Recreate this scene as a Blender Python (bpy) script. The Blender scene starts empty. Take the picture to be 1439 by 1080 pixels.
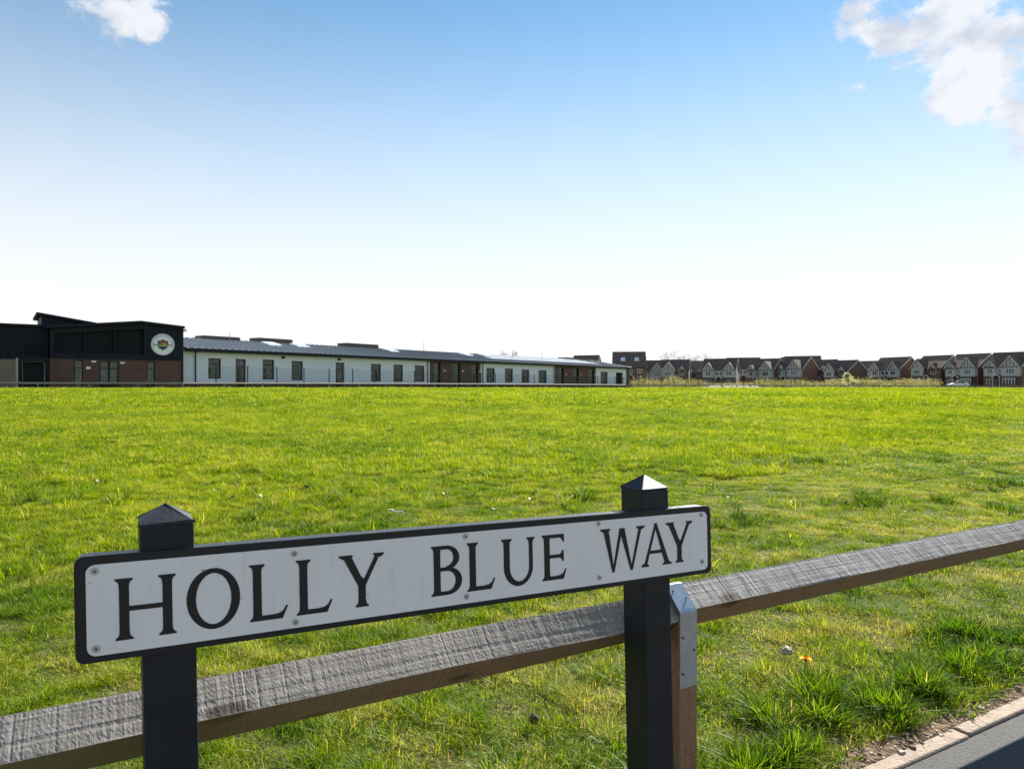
import bpy, math, random
import numpy as np
from mathutils import Vector, Matrix, noise as mnoise

R = math.radians
sc = bpy.context.scene
col = sc.collection
rng = np.random.default_rng(7)
random.seed(7)

# ------------------------------------------------------------------ camera
cam_d = bpy.data.cameras.new('camera')
cam = bpy.data.objects.new('camera', cam_d)
col.objects.link(cam)
cam.location = (0, 0, 1.0)
cam.rotation_euler = (R(90), 0, 0)
cam_d.sensor_width = 36
cam_d.lens = 36 * 1000 / 1439
cam_d.clip_start = 0.05
cam_d.clip_end = 3000
sc.camera = cam

# ------------------------------------------------------------------ light
SUN_AZ, SUN_EL = 30.0, 31.0           # azimuth clockwise from the view axis (+Y)
sdir = Vector((math.cos(R(SUN_EL)) * math.sin(R(SUN_AZ)), math.cos(R(SUN_EL)) * math.cos(R(SUN_AZ)), math.sin(R(SUN_EL))))
sun_d = bpy.data.lights.new('sun', 'SUN')
sun_d.energy = 5.0
sun_d.angle = R(0.53)
sun_d.color = (1.0, 0.95, 0.86)
sun = bpy.data.objects.new('sun', sun_d)
sun.rotation_euler = sdir.to_track_quat('Z', 'Y').to_euler()
sun.location = (20, 40, 40)
col.objects.link(sun)

sc.view_settings.view_transform = 'Standard'
sc.view_settings.look = 'None'
sc.view_settings.exposure = 1.5
sc.view_settings.gamma = 1.0
sc.view_settings.use_curve_mapping = False

world = bpy.data.worlds.new('World')
sc.world = world
world.use_nodes = True


def build_world():
    nt = world.node_tree
    nt.nodes.clear()
    N = nt.nodes.new
    lk = nt.links.new
    out = N('ShaderNodeOutputWorld')
    bg = N('ShaderNodeBackground')
    bg.inputs['Strength'].default_value = 0.10
    lk(bg.outputs[0], out.inputs['Surface'])
    sky = N('ShaderNodeTexSky')
    sky.sky_type = 'NISHITA'
    sky.sun_disc = False
    sky.sun_elevation = R(SUN_EL)
    sky.sun_rotation = R(SUN_AZ)
    sky.altitude = 60
    sky.air_density = 1.0
    sky.dust_density = 0.0
    sky.ozone_density = 3.5
    tc = N('ShaderNodeTexCoord')
    nrm = N('ShaderNodeVectorMath'); nrm.operation = 'NORMALIZE'
    lk(tc.outputs['Generated'], nrm.inputs[0])
    # clouds: soft ragged puffs around the whole sky, each a centre direction and a size
    def direction(px, py):
        v = Vector(((px - 719.5) / 1000, 1, (540 - py) / 1000)); v.normalize(); return v
    centres = [(direction(1262, 48), .088, .68), (direction(1345, 22), .10, .70), (direction(1418, 40), .06, .6), (direction(1368, 90), .066, .78),
               (direction(1348, 130), .046, .76), (direction(1452, 165), .055, .72),
               (direction(160, 2), .060, .56), (direction(205, 32), .034, .46), (direction(128, 14), .034, .5),
               (Vector((-.75, .1, .6)).normalized(), .12, .6), (Vector((.9, -.2, .5)).normalized(), .11, .6),
               (Vector((.1, -.8, .55)).normalized(), .13, .6), (Vector((-.6, -.6, .45)).normalized(), .10, .6),
               (Vector((.2, .25, .9)).normalized(), .10, .6), (Vector((.6, -.7, .6)).normalized(), .09, .6)]
    nz = N('ShaderNodeTexNoise'); nz.inputs['Scale'].default_value = 13; nz.inputs['Detail'].default_value = 10
    nz.inputs['Roughness'].default_value = .66
    mp = N('ShaderNodeMapping'); mp.inputs['Scale'].default_value = (1, 1, 1.5)
    lk(nrm.outputs[0], mp.inputs[0]); lk(mp.outputs[0], nz.inputs['Vector'])
    acc = None
    for c, r, amp in centres:
        d = N('ShaderNodeVectorMath'); d.operation = 'DISTANCE'
        lk(nrm.outputs[0], d.inputs[0]); d.inputs[1].default_value = c
        m = N('ShaderNodeMapRange'); m.interpolation_type = 'SMOOTHSTEP'
        m.inputs['From Min'].default_value = 0; m.inputs['From Max'].default_value = r * 1.25
        m.inputs['To Min'].default_value = amp; m.inputs['To Max'].default_value = 0
        lk(d.outputs['Value'], m.inputs['Value'])
        if acc is None:
            acc = m.outputs[0]
        else:
            a = N('ShaderNodeMath'); a.operation = 'MAXIMUM'
            lk(acc, a.inputs[0]); lk(m.outputs[0], a.inputs[1]); acc = a.outputs[0]
    nm = N('ShaderNodeMapRange'); nm.inputs['From Min'].default_value = .3; nm.inputs['From Max'].default_value = .7
    nm.inputs['To Min'].default_value = -.46; nm.inputs['To Max'].default_value = .36
    lk(nz.outputs['Fac'], nm.inputs['Value'])
    s = N('ShaderNodeMath'); s.operation = 'ADD'
    lk(acc, s.inputs[0]); lk(nm.outputs[0], s.inputs[1])
    cl = N('ShaderNodeMapRange'); cl.interpolation_type = 'SMOOTHSTEP'
    cl.inputs['From Min'].default_value = .17; cl.inputs['From Max'].default_value = .50
    cl.inputs['To Min'].default_value = 0; cl.inputs['To Max'].default_value = .93
    lk(s.outputs[0], cl.inputs['Value'])
    gm = N('ShaderNodeMath'); gm.operation = 'MULTIPLY'          # no cloud where there is no centre
    g2 = N('ShaderNodeMapRange'); g2.inputs['From Max'].default_value = .12; lk(acc, g2.inputs['Value'])
    lk(cl.outputs[0], gm.inputs[0]); lk(g2.outputs[0], gm.inputs[1])
    hs = N('ShaderNodeHueSaturation'); hs.inputs['Hue'].default_value = SKY_HUE; hs.inputs['Saturation'].default_value = SKY_SAT; hs.inputs['Value'].default_value = SKY_VAL
    lk(sky.outputs[0], hs.inputs['Color'])
    # pale haze of the lower sky, the same all round the horizon
    sp = N('ShaderNodeSeparateXYZ'); lk(nrm.outputs[0], sp.inputs[0])
    hzr = N('ShaderNodeMapRange'); hzr.interpolation_type = 'SMOOTHSTEP'
    hzr.inputs['From Min'].default_value = .0; hzr.inputs['From Max'].default_value = .53
    hzr.inputs['To Min'].default_value = 1; hzr.inputs['To Max'].default_value = 0
    lk(sp.outputs[2], hzr.inputs['Value'])
    hm = N('ShaderNodeMixRGB'); lk(hzr.outputs[0], hm.inputs['Fac']); lk(hs.outputs[0], hm.inputs['Color1']); hm.inputs['Color2'].default_value = HAZE
    mx = N('ShaderNodeMixRGB'); lk(gm.outputs[0], mx.inputs['Fac'])
    lk(hm.outputs[0], mx.inputs['Color1']); 
    n2 = N('ShaderNodeTexNoise'); n2.inputs['Scale'].default_value = 22; n2.inputs['Detail'].default_value = 6; lk(mp.outputs[0], n2.inputs['Vector'])
    r2 = N('ShaderNodeMapRange'); r2.inputs['From Min'].default_value = .36; r2.inputs['From Max'].default_value = .56; lk(n2.outputs['Fac'], r2.inputs['Value'])
    cm = N('ShaderNodeMixRGB'); lk(r2.outputs[0], cm.inputs['Fac']); cm.inputs['Color1'].default_value = CLOUD_DIM; cm.inputs['Color2'].default_value = CLOUD
    lk(cm.outputs[0], mx.inputs['Color2'])
    lk(mx.outputs[0], bg.inputs['Color'])


SKY_HUE, SKY_SAT, SKY_VAL = .485, 1.06, .55
CLOUD, CLOUD_DIM = (3.30, 3.36, 3.5, 1), (2.35, 2.5, 2.8, 1)
HAZE = (3.72, 3.64, 3.62, 1)
build_world()

# ------------------------------------------------------------------ helpers
def tag(o, label=None, cat=None, group=None, kind=None):
    if label: o['label'] = label
    if cat: o['category'] = cat
    if group: o['group'] = group
    if kind: o['kind'] = kind
    return o


def empty(name, loc, label=None, cat=None, group=None, rz=0):
    o = bpy.data.objects.new(name, None)
    o.empty_display_size = .2
    o.location = loc
    o.rotation_euler = (0, 0, rz)
    col.objects.link(o)
    return tag(o, label, cat, group)


def link_mesh(name, me, parent=None, loc=(0, 0, 0), rot=(0, 0, 0)):
    o = bpy.data.objects.new(name, me)
    o.location = loc
    o.rotation_euler = rot
    if parent: o.parent = parent
    col.objects.link(o)
    return o


def copy_tree(o, parent=None):
    c = o.copy()
    c.parent = parent
    col.objects.link(c)
    for ch in list(o.children):
        copy_tree(ch, c)
    return c


class MB:
    """collects faces; build() makes one mesh object. Points are given in world space (or local if org is 0)."""
    def __init__(s): s.v = []; s.f = []; s.m = []
    def poly(s, pts, mi=0):
        b = len(s.v); s.v += [tuple(p) for p in pts]; s.f.append(list(range(b, b + len(pts)))); s.m.append(mi)
    def hexa(s, p, mi=0):                       # 8 points: bottom ring 0-3, top ring 4-7
        b = len(s.v); s.v += [tuple(q) for q in p]
        for f in ((3, 2, 1, 0), (4, 5, 6, 7), (0, 1, 5, 4), (1, 2, 6, 5), (2, 3, 7, 6), (3, 0, 4, 7)):
            s.f.append([b + i for i in f]); s.m.append(mi)
    def box(s, x0, x1, y0, y1, z0, z1, fr=None, mi=0):
        p = [(x0, y0, z0), (x1, y0, z0), (x1, y1, z0), (x0, y1, z0), (x0, y0, z1), (x1, y0, z1), (x1, y1, z1), (x0, y1, z1)]
        if fr: p = [fr(*q) for q in p]
        s.hexa(p, mi)
    def prism(s, pts, d0, d1, fr, mi=0):        # 2D polygon (a,c) extruded in the frame's depth b
        n = len(pts); b = len(s.v)
        s.v += [tuple(fr(a, d0, c)) for a, c in pts] + [tuple(fr(a, d1, c)) for a, c in pts]
        s.f.append(list(range(b, b + n))); s.m.append(mi)
        s.f.append(list(range(b + 2 * n - 1, b + n - 1, -1))); s.m.append(mi)
        for i in range(n):
            j = (i + 1) % n
            s.f.append([b + i, b + n + i, b + n + j, b + j]); s.m.append(mi)
    def tube(s, p, q, r0, r1=None, n=8, mi=0, caps=True):
        r1 = r0 if r1 is None else r1
        p = Vector(p); q = Vector(q); d = (q - p).normalized()
        a = d.orthogonal().normalized(); c = d.cross(a)
        b = len(s.v)
        for cen, r in ((p, r0), (q, r1)):
            for i in range(n):
                t = 2 * math.pi * i / n
                s.v.append(tuple(cen + (a * math.cos(t) + c * math.sin(t)) * r))
        for i in range(n):
            j = (i + 1) % n
            s.f.append([b + i, b + j, b + n + j, b + n + i]); s.m.append(mi)
        if caps:
            s.f.append(list(range(b + n - 1, b - 1, -1))); s.m.append(mi)
            s.f.append(list(range(b + n, b + 2 * n))); s.m.append(mi)
    def mesh(s, name, mats, org=(0, 0, 0), smooth=False):
        me = bpy.data.meshes.new(name)
        o = org
        me.from_pydata([(x - o[0], y - o[1], z - o[2]) for x, y, z in s.v], [], s.f)
        if not isinstance(mats, (list, tuple)): mats = [mats]
        for m in mats: me.materials.append(m)
        if len(mats) > 1: me.polygons.foreach_set('material_index', s.m)
        if smooth: me.polygons.foreach_set('use_smooth', [True] * len(me.polygons))
        me.validate(); me.update()
        import bmesh
        bm = bmesh.new(); bm.from_mesh(me); bmesh.ops.recalc_face_normals(bm, faces=bm.faces); bm.to_mesh(me); bm.free()
        return me
    def build(s, name, mats, parent=None, org=None, smooth=False):
        if org is None: org = parent_origin(parent)
        return link_mesh(name, s.mesh(name, mats, org, smooth), parent)


def parent_origin(p):
    o = Vector((0, 0, 0))
    while p is not None:
        o = o + p.location; p = p.parent
    return o


def bevel(o, w=.004, seg=2):
    m = o.modifiers.new('bevel', 'BEVEL'); m.width = w; m.segments = seg; m.limit_method = 'ANGLE'; m.angle_limit = R(40)
    return o


# ------------------------------------------------------------------ materials
MATS = {}


def mat(name, base, rough=.7, spec=.5, metal=0.0, noise_scale=None, var=.25, bump=0.0, bump_scale=None, stretch=(1, 1, 1), coord='Object', second=None):
    if name in MATS: return MATS[name]
    m = bpy.data.materials.new(name); m.use_nodes = True
    nt = m.node_tree; N = nt.nodes.new; lk = nt.links.new
    p = nt.nodes['Principled BSDF']
    p.inputs['Base Color'].default_value = (*base, 1)
    p.inputs['Roughness'].default_value = rough
    p.inputs['Specular IOR Level'].default_value = spec
    p.inputs['Metallic'].default_value = metal
    if noise_scale:
        tc = N('ShaderNodeTexCoord'); mp = N('ShaderNodeMapping'); mp.inputs['Scale'].default_value = stretch
        lk(tc.outputs[coord], mp.inputs[0])
        nz = N('ShaderNodeTexNoise'); nz.inputs['Scale'].default_value = noise_scale; nz.inputs['Detail'].default_value = 6
        nz.inputs['Roughness'].default_value = .65
        lk(mp.outputs[0], nz.inputs['Vector'])
        mr = N('ShaderNodeMapRange'); mr.inputs['From Min'].default_value = .3; mr.inputs['From Max'].default_value = .7
        lk(nz.outputs['Fac'], mr.inputs['Value'])
        mx = N('ShaderNodeMixRGB')
        c2 = second if second else tuple(c * (1 - var) for c in base)
        c1 = base if second else tuple(min(1, c * (1 + var * .6)) for c in base)
        mx.inputs['Color1'].default_value = (*c2, 1); mx.inputs['Color2'].default_value = (*c1, 1)
        lk(mr.outputs[0], mx.inputs['Fac']); lk(mx.outputs[0], p.inputs['Base Color'])
        if bump:
            b = N('ShaderNodeBump'); b.inputs['Strength'].default_value = bump; b.inputs['Distance'].default_value = .01
            src = nz
            if bump_scale:
                src = N('ShaderNodeTexNoise'); src.inputs['Scale'].default_value = bump_scale; src.inputs['Detail'].default_value = 5
                lk(mp.outputs[0], src.inputs['Vector'])
            lk(src.outputs['Fac'], b.inputs['Height']); lk(b.outputs[0], p.inputs['Normal'])
    MATS[name] = m
    return m


def brick_mat(name, c1, c2, mortar, scale=1.0):
    m = bpy.data.materials.new(name); m.use_nodes = True
    nt = m.node_tree; N = nt.nodes.new; lk = nt.links.new
    p = nt.nodes['Principled BSDF']; p.inputs['Roughness'].default_value = .9
    at = N('ShaderNodeAttribute'); at.attribute_name = 'uvw'
    tc = N('ShaderNodeTexCoord')
    sep = N('ShaderNodeSeparateXYZ'); lk(tc.outputs['Object'], sep.inputs[0])
    ad = N('ShaderNodeMath'); ad.operation = 'ADD'; lk(sep.outputs[0], ad.inputs[0]); lk(sep.outputs[1], ad.inputs[1])
    cb = N('ShaderNodeCombineXYZ'); lk(ad.outputs[0], cb.inputs[0]); lk(sep.outputs[2], cb.inputs[1])
    br = N('ShaderNodeTexBrick'); br.inputs['Scale'].default_value = 1
    br.inputs['Brick Width'].default_value = .225 * scale; br.inputs['Row Height'].default_value = .075 * scale
    br.inputs['Mortar Size'].default_value = .008 * scale
    br.inputs['Color1'].default_value = (*c1, 1); br.inputs['Color2'].default_value = (*c2, 1); br.inputs['Mortar'].default_value = (*mortar, 1)
    lk(cb.outputs[0], br.inputs['Vector'])
    nz = N('ShaderNodeTexNoise'); nz.inputs['Scale'].default_value = 1.2; nz.inputs['Detail'].default_value = 5
    lk(tc.outputs['Object'], nz.inputs['Vector'])
    mr = N('ShaderNodeMapRange'); mr.inputs['To Min'].default_value = .7; mr.inputs['To Max'].default_value = 1.2
    lk(nz.outputs['Fac'], mr.inputs['Value'])
    ml = N('ShaderNodeMixRGB'); ml.blend_type = 'MULTIPLY'; ml.inputs['Fac'].default_value = 1
    lk(br.outputs['Color'], ml.inputs['Color1']); lk(mr.outputs[0], ml.inputs['Color2'])
    lk(ml.outputs[0], p.inputs['Base Color'])
    return m


M_black = mat('black_paint', (.012, .014, .020), .5, .35, noise_scale=14, var=.5, bump=.05, bump_scale=420)
M_edge = mat('black_board_paint', (.012, .015, .026), .28, .6, noise_scale=30, var=.4, bump=.3, bump_scale=220)
M_border = mat('black_border', (.007, .008, .016), .35, .5)
M_letter = mat('letter_black', (.010, .010, .018), .35, .5, noise_scale=60, var=.3)
def plate_mat():
    m = bpy.data.materials.new('sign_white'); m.use_nodes = True
    nt = m.node_tree; N = nt.nodes.new; lk = nt.links.new
    p = nt.nodes['Principled BSDF']; p.inputs['Roughness'].default_value = .42; p.inputs['Specular IOR Level'].default_value = .35
    tc = N('ShaderNodeTexCoord')
    def nz(scale, stretch, a, b, c0, c1, prev):
        mp = N('ShaderNodeMapping'); mp.inputs['Scale'].default_value = stretch; lk(tc.outputs['Object'], mp.inputs[0])
        n = N('ShaderNodeTexNoise'); n.inputs['Scale'].default_value = scale; n.inputs['Detail'].default_value = 6; lk(mp.outputs[0], n.inputs['Vector'])
        r = N('ShaderNodeMapRange'); r.inputs['From Min'].default_value = a; r.inputs['From Max'].default_value = b; lk(n.outputs['Fac'], r.inputs['Value'])
        q = N('ShaderNodeMixRGB'); lk(r.outputs[0], q.inputs['Fac']); q.inputs['Color2'].default_value = (*c1, 1)
        if prev is None: q.inputs['Color1'].default_value = (*c0, 1)
        else: lk(prev, q.inputs['Color1'])
        return q.outputs[0]
    c = nz(7, (1, 1, .5), .4, .75, (.90, .86, .85), (.84, .80, .785), None)      # broad uneven film of dirt
    c = nz(30, (3, 3, .35), .58, .78, None, (.80, .755, .73), c)                 # faint rain streaks
    c = nz(95, (1, 1, 1), .735, .76, None, (.35, .32, .29), c)                   # specks
    lk(c, p.inputs['Base Color'])
    return m


M_plate = plate_mat()
M_screw = mat('screw_steel', (.55, .55, .53), .35, .5, metal=.6)
M_socket = mat('screw_socket', (.06, .055, .05), .6)
M_strap = mat('galvanised_strap', (.50, .53, .56), .34, .5, metal=.75, noise_scale=40, var=.15)
M_nail = mat('nail_steel', (.10, .11, .13), .45, metal=.7)
M_conc = mat('edging_concrete', (.31, .235, .175), .9, noise_scale=28, var=.35, bump=.5, bump_scale=120)
M_asph = mat('asphalt', (.12, .115, .11), .9, noise_scale=210, second=(.035, .036, .038), bump=.8, bump_scale=260)
def glass_mat(name, tint, refl):
    m = bpy.data.materials.new(name); m.use_nodes = True
    nt = m.node_tree; N = nt.nodes.new; lk = nt.links.new
    nt.nodes.remove(nt.nodes['Principled BSDF'])
    tr = N('ShaderNodeBsdfTransparent'); tr.inputs[0].default_value = (*tint, 1)
    gl = N('ShaderNodeBsdfGlossy'); gl.inputs['Roughness'].default_value = .04; gl.inputs['Color'].default_value = (.9, 1, .95, 1)
    tc = N('ShaderNodeTexCoord'); nz = N('ShaderNodeTexNoise'); nz.inputs['Scale'].default_value = .8; lk(tc.outputs['Object'], nz.inputs['Vector'])
    bp = N('ShaderNodeBump'); bp.inputs['Strength'].default_value = .25; bp.inputs['Distance'].default_value = .05; lk(nz.outputs['Fac'], bp.inputs['Height']); lk(bp.outputs[0], gl.inputs['Normal'])
    mx = N('ShaderNodeMixShader'); mx.inputs[0].default_value = refl
    lk(tr.outputs[0], mx.inputs[1]); lk(gl.outputs[0], mx.inputs[2]); lk(mx.outputs[0], nt.nodes['Material Output'].inputs['Surface'])
    return m


M_pane = glass_mat('window_glass', (.45, .58, .52), .045)
M_frame_dark = mat('dark_frame', (.012, .014, .018), .5, .25)
M_navy = mat('navy_cladding', (.010, .013, .023), .6, .2, noise_scale=1.5, var=.2)
M_navy2 = mat('navy_fascia', (.011, .014, .024), .6, .25)
M_bay = mat('dark_glazing', (.005, .007, .011), .5, .15)
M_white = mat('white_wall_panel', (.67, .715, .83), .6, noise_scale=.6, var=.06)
M_brick = brick_mat('school_brick', (.14, .062, .045), (.095, .045, .036), (.13, .105, .095))
M_hbrick = brick_mat('house_brick', (.20, .10, .07), (.15, .078, .058), (.19, .15, .125))
M_roof = mat('metal_roof', (.13, .155, .18), .5, .4, metal=.1, noise_scale=.4, var=.15)
M_rib = mat('roof_seam', (.16, .185, .21), .5, metal=.1)
M_plant = mat('roof_louvre', (.12, .105, .095), .7)
M_skyl = mat('rooflight', (.75, .8, .85), .12, .6)
M_solar = mat('solar_glass', (.30, .35, .40), .12, .8)
M_light = mat('white_plastic', (.8, .8, .8), .5)
M_green_post = mat('fence_dark_metal', (.022, .028, .028), .5, metal=.2)
M_tile = mat('roof_tile', (.18, .122, .098), .9, .12, noise_scale=1.3, var=.3, bump=.3, bump_scale=9)
M_tileb = mat('roof_tile_brown', (.25, .165, .125), .9, .12, noise_scale=1.3, var=.3, bump=.3, bump_scale=9)
M_render = mat('white_render', (.46, .45, .44), .85, noise_scale=1, var=.08)
M_timber = mat('house_black_timber', (.03, .028, .028), .7)
M_upvc = mat('white_window_frame', (.8, .8, .8), .4)
M_hpane = mat('house_glass', (.05, .06, .07), .08, .6)
M_door = mat('door_paint', (.06, .05, .05), .5)
M_verge = mat('verge_white', (.7, .68, .66), .6)
M_car = mat('car_white_paint', (.8, .8, .8), .18, .5)
M_cglass = mat('car_glass', (.02, .022, .025), .05, .6)
M_tyre = mat('tyre', (.02, .02, .02), .8)
M_rim = mat('rim', (.5, .5, .5), .3, metal=.8)
M_fenceboard = mat('weathered_board', (.25, .20, .15), .85, noise_scale=5, var=.35, stretch=(6, 6, .7))
M_far_rail = mat('far_rail_wood', (.21, .20, .185), .8, noise_scale=4, var=.25)
M_stone = mat('pale_stone', (.42, .36, .28), .85, noise_scale=60, var=.3)
M_clod = mat('dark_clod', (.07, .05, .035), .95, noise_scale=60, var=.5)
M_petal = mat('dandelion_yellow', (.80, .36, .002), .8, .1)
M_stem = mat('flower_stem', (.12, .2, .03), .6)
M_litter = mat('litter_white', (.8, .82, .85), .4)
M_bark = mat('bark', (.12, .095, .075), .9, noise_scale=20, var=.4)


def wood_mat(name, a, b, c, rough, knots=True, bumpy=.5, spec=.35, alg=None, saw_scale=260, saw_lo=.80):
    """sawn timber: grain lines along local X, saw marks across it"""
    m = bpy.data.materials.new(name); m.use_nodes = True
    nt = m.node_tree; N = nt.nodes.new; lk = nt.links.new
    p = nt.nodes['Principled BSDF']; p.inputs['Roughness'].default_value = rough; p.inputs['Specular IOR Level'].default_value = spec
    tc = N('ShaderNodeTexCoord')
    def nz(scale, stretch, detail=5):
        mp = N('ShaderNodeMapping'); mp.inputs['Scale'].default_value = stretch; lk(tc.outputs['Object'], mp.inputs[0])
        n = N('ShaderNodeTexNoise'); n.inputs['Scale'].default_value = scale; n.inputs['Detail'].default_value = detail
        n.inputs['Roughness'].default_value = .6
        lk(mp.outputs[0], n.inputs['Vector']); return n.outputs['Fac']
    grain = nz(1, (7, 160, 160)); saw = nz(1, (saw_scale, 12, 12), 3); big = nz(1, (5, 9, 9), 4)
    def mr(x, a0, a1, b0, b1):
        r = N('ShaderNodeMapRange'); r.inputs['From Min'].default_value = a0; r.inputs['From Max'].default_value = a1
        r.inputs['To Min'].default_value = b0; r.inputs['To Max'].default_value = b1; lk(x, r.inputs['Value']); return r.outputs[0]
    m1 = N('ShaderNodeMixRGB'); m1.inputs['Color1'].default_value = (*a, 1); m1.inputs['Color2'].default_value = (*b, 1)
    lk(mr(grain, .35, .65, 0, 1), m1.inputs['Fac'])
    m2 = N('ShaderNodeMixRGB'); m2.inputs['Color2'].default_value = (*c, 1); lk(m1.outputs[0], m2.inputs['Color1'])
    lk(mr(big, .45, .75, 0, .7), m2.inputs['Fac'])
    m3 = N('ShaderNodeMixRGB'); m3.blend_type = 'MULTIPLY'; m3.inputs['Fac'].default_value = .8
    lk(m2.outputs[0], m3.inputs['Color1']); lk(mr(saw, .38, .56, saw_lo, 1.06), m3.inputs['Color2'])
    last = m3.outputs[0]
    if knots:
        mp = N('ShaderNodeMapping'); mp.inputs['Scale'].default_value = (4.2, 9, 9); lk(tc.outputs['Object'], mp.inputs[0])
        v = N('ShaderNodeTexVoronoi'); v.inputs['Scale'].default_value = 1; lk(mp.outputs[0], v.inputs['Vector'])
        k = N('ShaderNodeMixRGB'); k.blend_type = 'MULTIPLY'; lk(last, k.inputs['Color1']); k.inputs['Color2'].default_value = (.35, .28, .25, 1)
        lk(mr(v.outputs['Distance'], .12, .2, .85, 0), k.inputs['Fac']); last = k.outputs[0]
    if alg:
        sep = N('ShaderNodeSeparateXYZ'); lk(tc.outputs['Object'], sep.inputs[0])
        ga = N('ShaderNodeMixRGB'); lk(last, ga.inputs['Color1']); ga.inputs['Color2'].default_value = (*alg, 1)
        lk(mr(sep.outputs[0], -1.25, -.75, .75, 0), ga.inputs['Fac']); last = ga.outputs[0]
    lk(last, p.inputs['Base Color'])
    ad = N('ShaderNodeMath'); ad.operation = 'ADD'; lk(grain, ad.inputs[0]); lk(saw, ad.inputs[1])
    bp = N('ShaderNodeBump'); bp.inputs['Strength'].default_value = bumpy; bp.inputs['Distance'].default_value = .002
    lk(ad.outputs[0], bp.inputs['Height']); lk(bp.outputs[0], p.inputs['Normal'])
    return m


M_wood_top = wood_mat('weathered_sawn_wood', (.40, .365, .325), (.27, .24, .21), (.32, .285, .25), .8, bumpy=.3, spec=.12)
M_wood_top2 = wood_mat('weathered_sawn_wood_scored', (.46, .43, .40), (.33, .305, .28), (.38, .35, .32), .8, bumpy=.35, spec=.12, saw_scale=95, saw_lo=.42)
M_wood_low = wood_mat('brown_sawn_wood', (.27, .17, .095), (.20, .12, .07), (.24, .17, .11), .8, bumpy=.4, alg=(.16, .15, .06))
M_wood_post = wood_mat('post_wood', (.34, .20, .11), (.24, .13, .07), (.30, .19, .12), .8, knots=False, bumpy=.4)


def grass_mat(name, green, lime, straw, trans_gain=1.0, strip=True, gloss=.014):
    """blade colour: per-blade random, metre-size patches, dry straw blades; reflecting, translucent and slightly glossy"""
    m = bpy.data.materials.new(name); m.use_nodes = True
    nt = m.node_tree; N = nt.nodes.new; lk = nt.links.new
    nt.nodes.remove(nt.nodes['Principled BSDF'])
    out = nt.nodes['Material Output']
    geo = N('ShaderNodeNewGeometry'); at = N('ShaderNodeAttribute'); at.attribute_name = 'rnd'
    def nz(scale, detail=3):
        n = N('ShaderNodeTexNoise'); n.inputs['Scale'].default_value = scale; n.inputs['Detail'].default_value = detail
        lk(geo.outputs['Position'], n.inputs['Vector']); return n.outputs['Fac']
    def mr(x, a0, a1, b0, b1):
        r = N('ShaderNodeMapRange'); r.inputs['From Min'].default_value = a0; r.inputs['From Max'].default_value = a1
        r.inputs['To Min'].default_value = b0; r.inputs['To Max'].default_value = b1; lk(x, r.inputs['Value']); return r.outputs[0]
    def mth(op, a, b):
        q = N('ShaderNodeMath'); q.operation = op
        for i, x in enumerate((a, b)):
            if isinstance(x, float): q.inputs[i].default_value = x
            else: lk(x, q.inputs[i])
        return q.outputs[0]
    n1 = nz(.45, 4); n2 = nz(2.6, 4); n3 = nz(9., 2)
    f = mth('ADD', mr(n1, .35, .65, 0., .6), mr(at.outputs['Fac'], 0, 1, -.25, .55))
    f = mth('ADD', f, mr(n3, .3, .7, -.3, .3))
    f = mth('ADD', f, mr(n2, .35, .65, -.22, .22))
    c1 = N('ShaderNodeMixRGB'); c1.inputs['Color1'].default_value = (*green, 1); c1.inputs['Color2'].default_value = (*lime, 1)
    c1.use_clamp = True
    cl = N('ShaderNodeClamp'); lk(f, cl.inputs[0]); lk(cl.outputs[0], c1.inputs['Fac'])
    # dry blades: mostly in patches of the mown strip beside the fence
    sep = N('ShaderNodeSeparateXYZ'); lk(geo.outputs['Position'], sep.inputs[0])
    offd = mth('ADD', mth('MULTIPLY', sep.outputs[0], -.62), mth('MULTIPLY', sep.outputs[1], .78))
    st = mr(offd, 1.2, 5.0, 1.0, .25) if strip else None
    dry = mth('MULTIPLY', mr(n2, .47, .70, 0., .95), st) if strip else mr(n2, .55, .75, 0., .3)
    thr = mth('SUBTRACT', mth('ADD', dry, .06), mth('FRACT', mth('MULTIPLY', at.outputs['Fac'], 17.3), 0.))
    dm = mr(thr, -.03, .03, 0., .9)
    c2 = N('ShaderNodeMixRGB'); lk(c1.outputs[0], c2.inputs['Color1']); c2.inputs['Color2'].default_value = (*straw, 1)
    lk(dm, c2.inputs['Fac'])
    di = N('ShaderNodeBsdfDiffuse'); tr = N('ShaderNodeBsdfTranslucent'); gl = N('ShaderNodeBsdfGlossy'); gl.inputs['Roughness'].default_value = .45
    lk(c2.outputs[0], di.inputs['Color'])
    g = N('ShaderNodeMixRGB'); g.blend_type = 'MULTIPLY'; g.inputs['Fac'].default_value = 1
    lk(c2.outputs[0], g.inputs['Color1']); g.inputs['Color2'].default_value = (1.75 * trans_gain, 1.7 * trans_gain, .9 * trans_gain, 1)
    lk(g.outputs[0], tr.inputs['Color']); gl.inputs['Color'].default_value = (.9, .95, .85, 1)
    a = N('ShaderNodeMixShader'); a.inputs[0].default_value = .47; lk(di.outputs[0], a.inputs[1]); lk(tr.outputs[0], a.inputs[2])
    b = N('ShaderNodeMixShader'); b.inputs[0].default_value = gloss; lk(a.outputs[0], b.inputs[1]); lk(gl.outputs[0], b.inputs[2])
    lk(b.outputs[0], out.inputs['Surface'])
    return m


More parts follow.
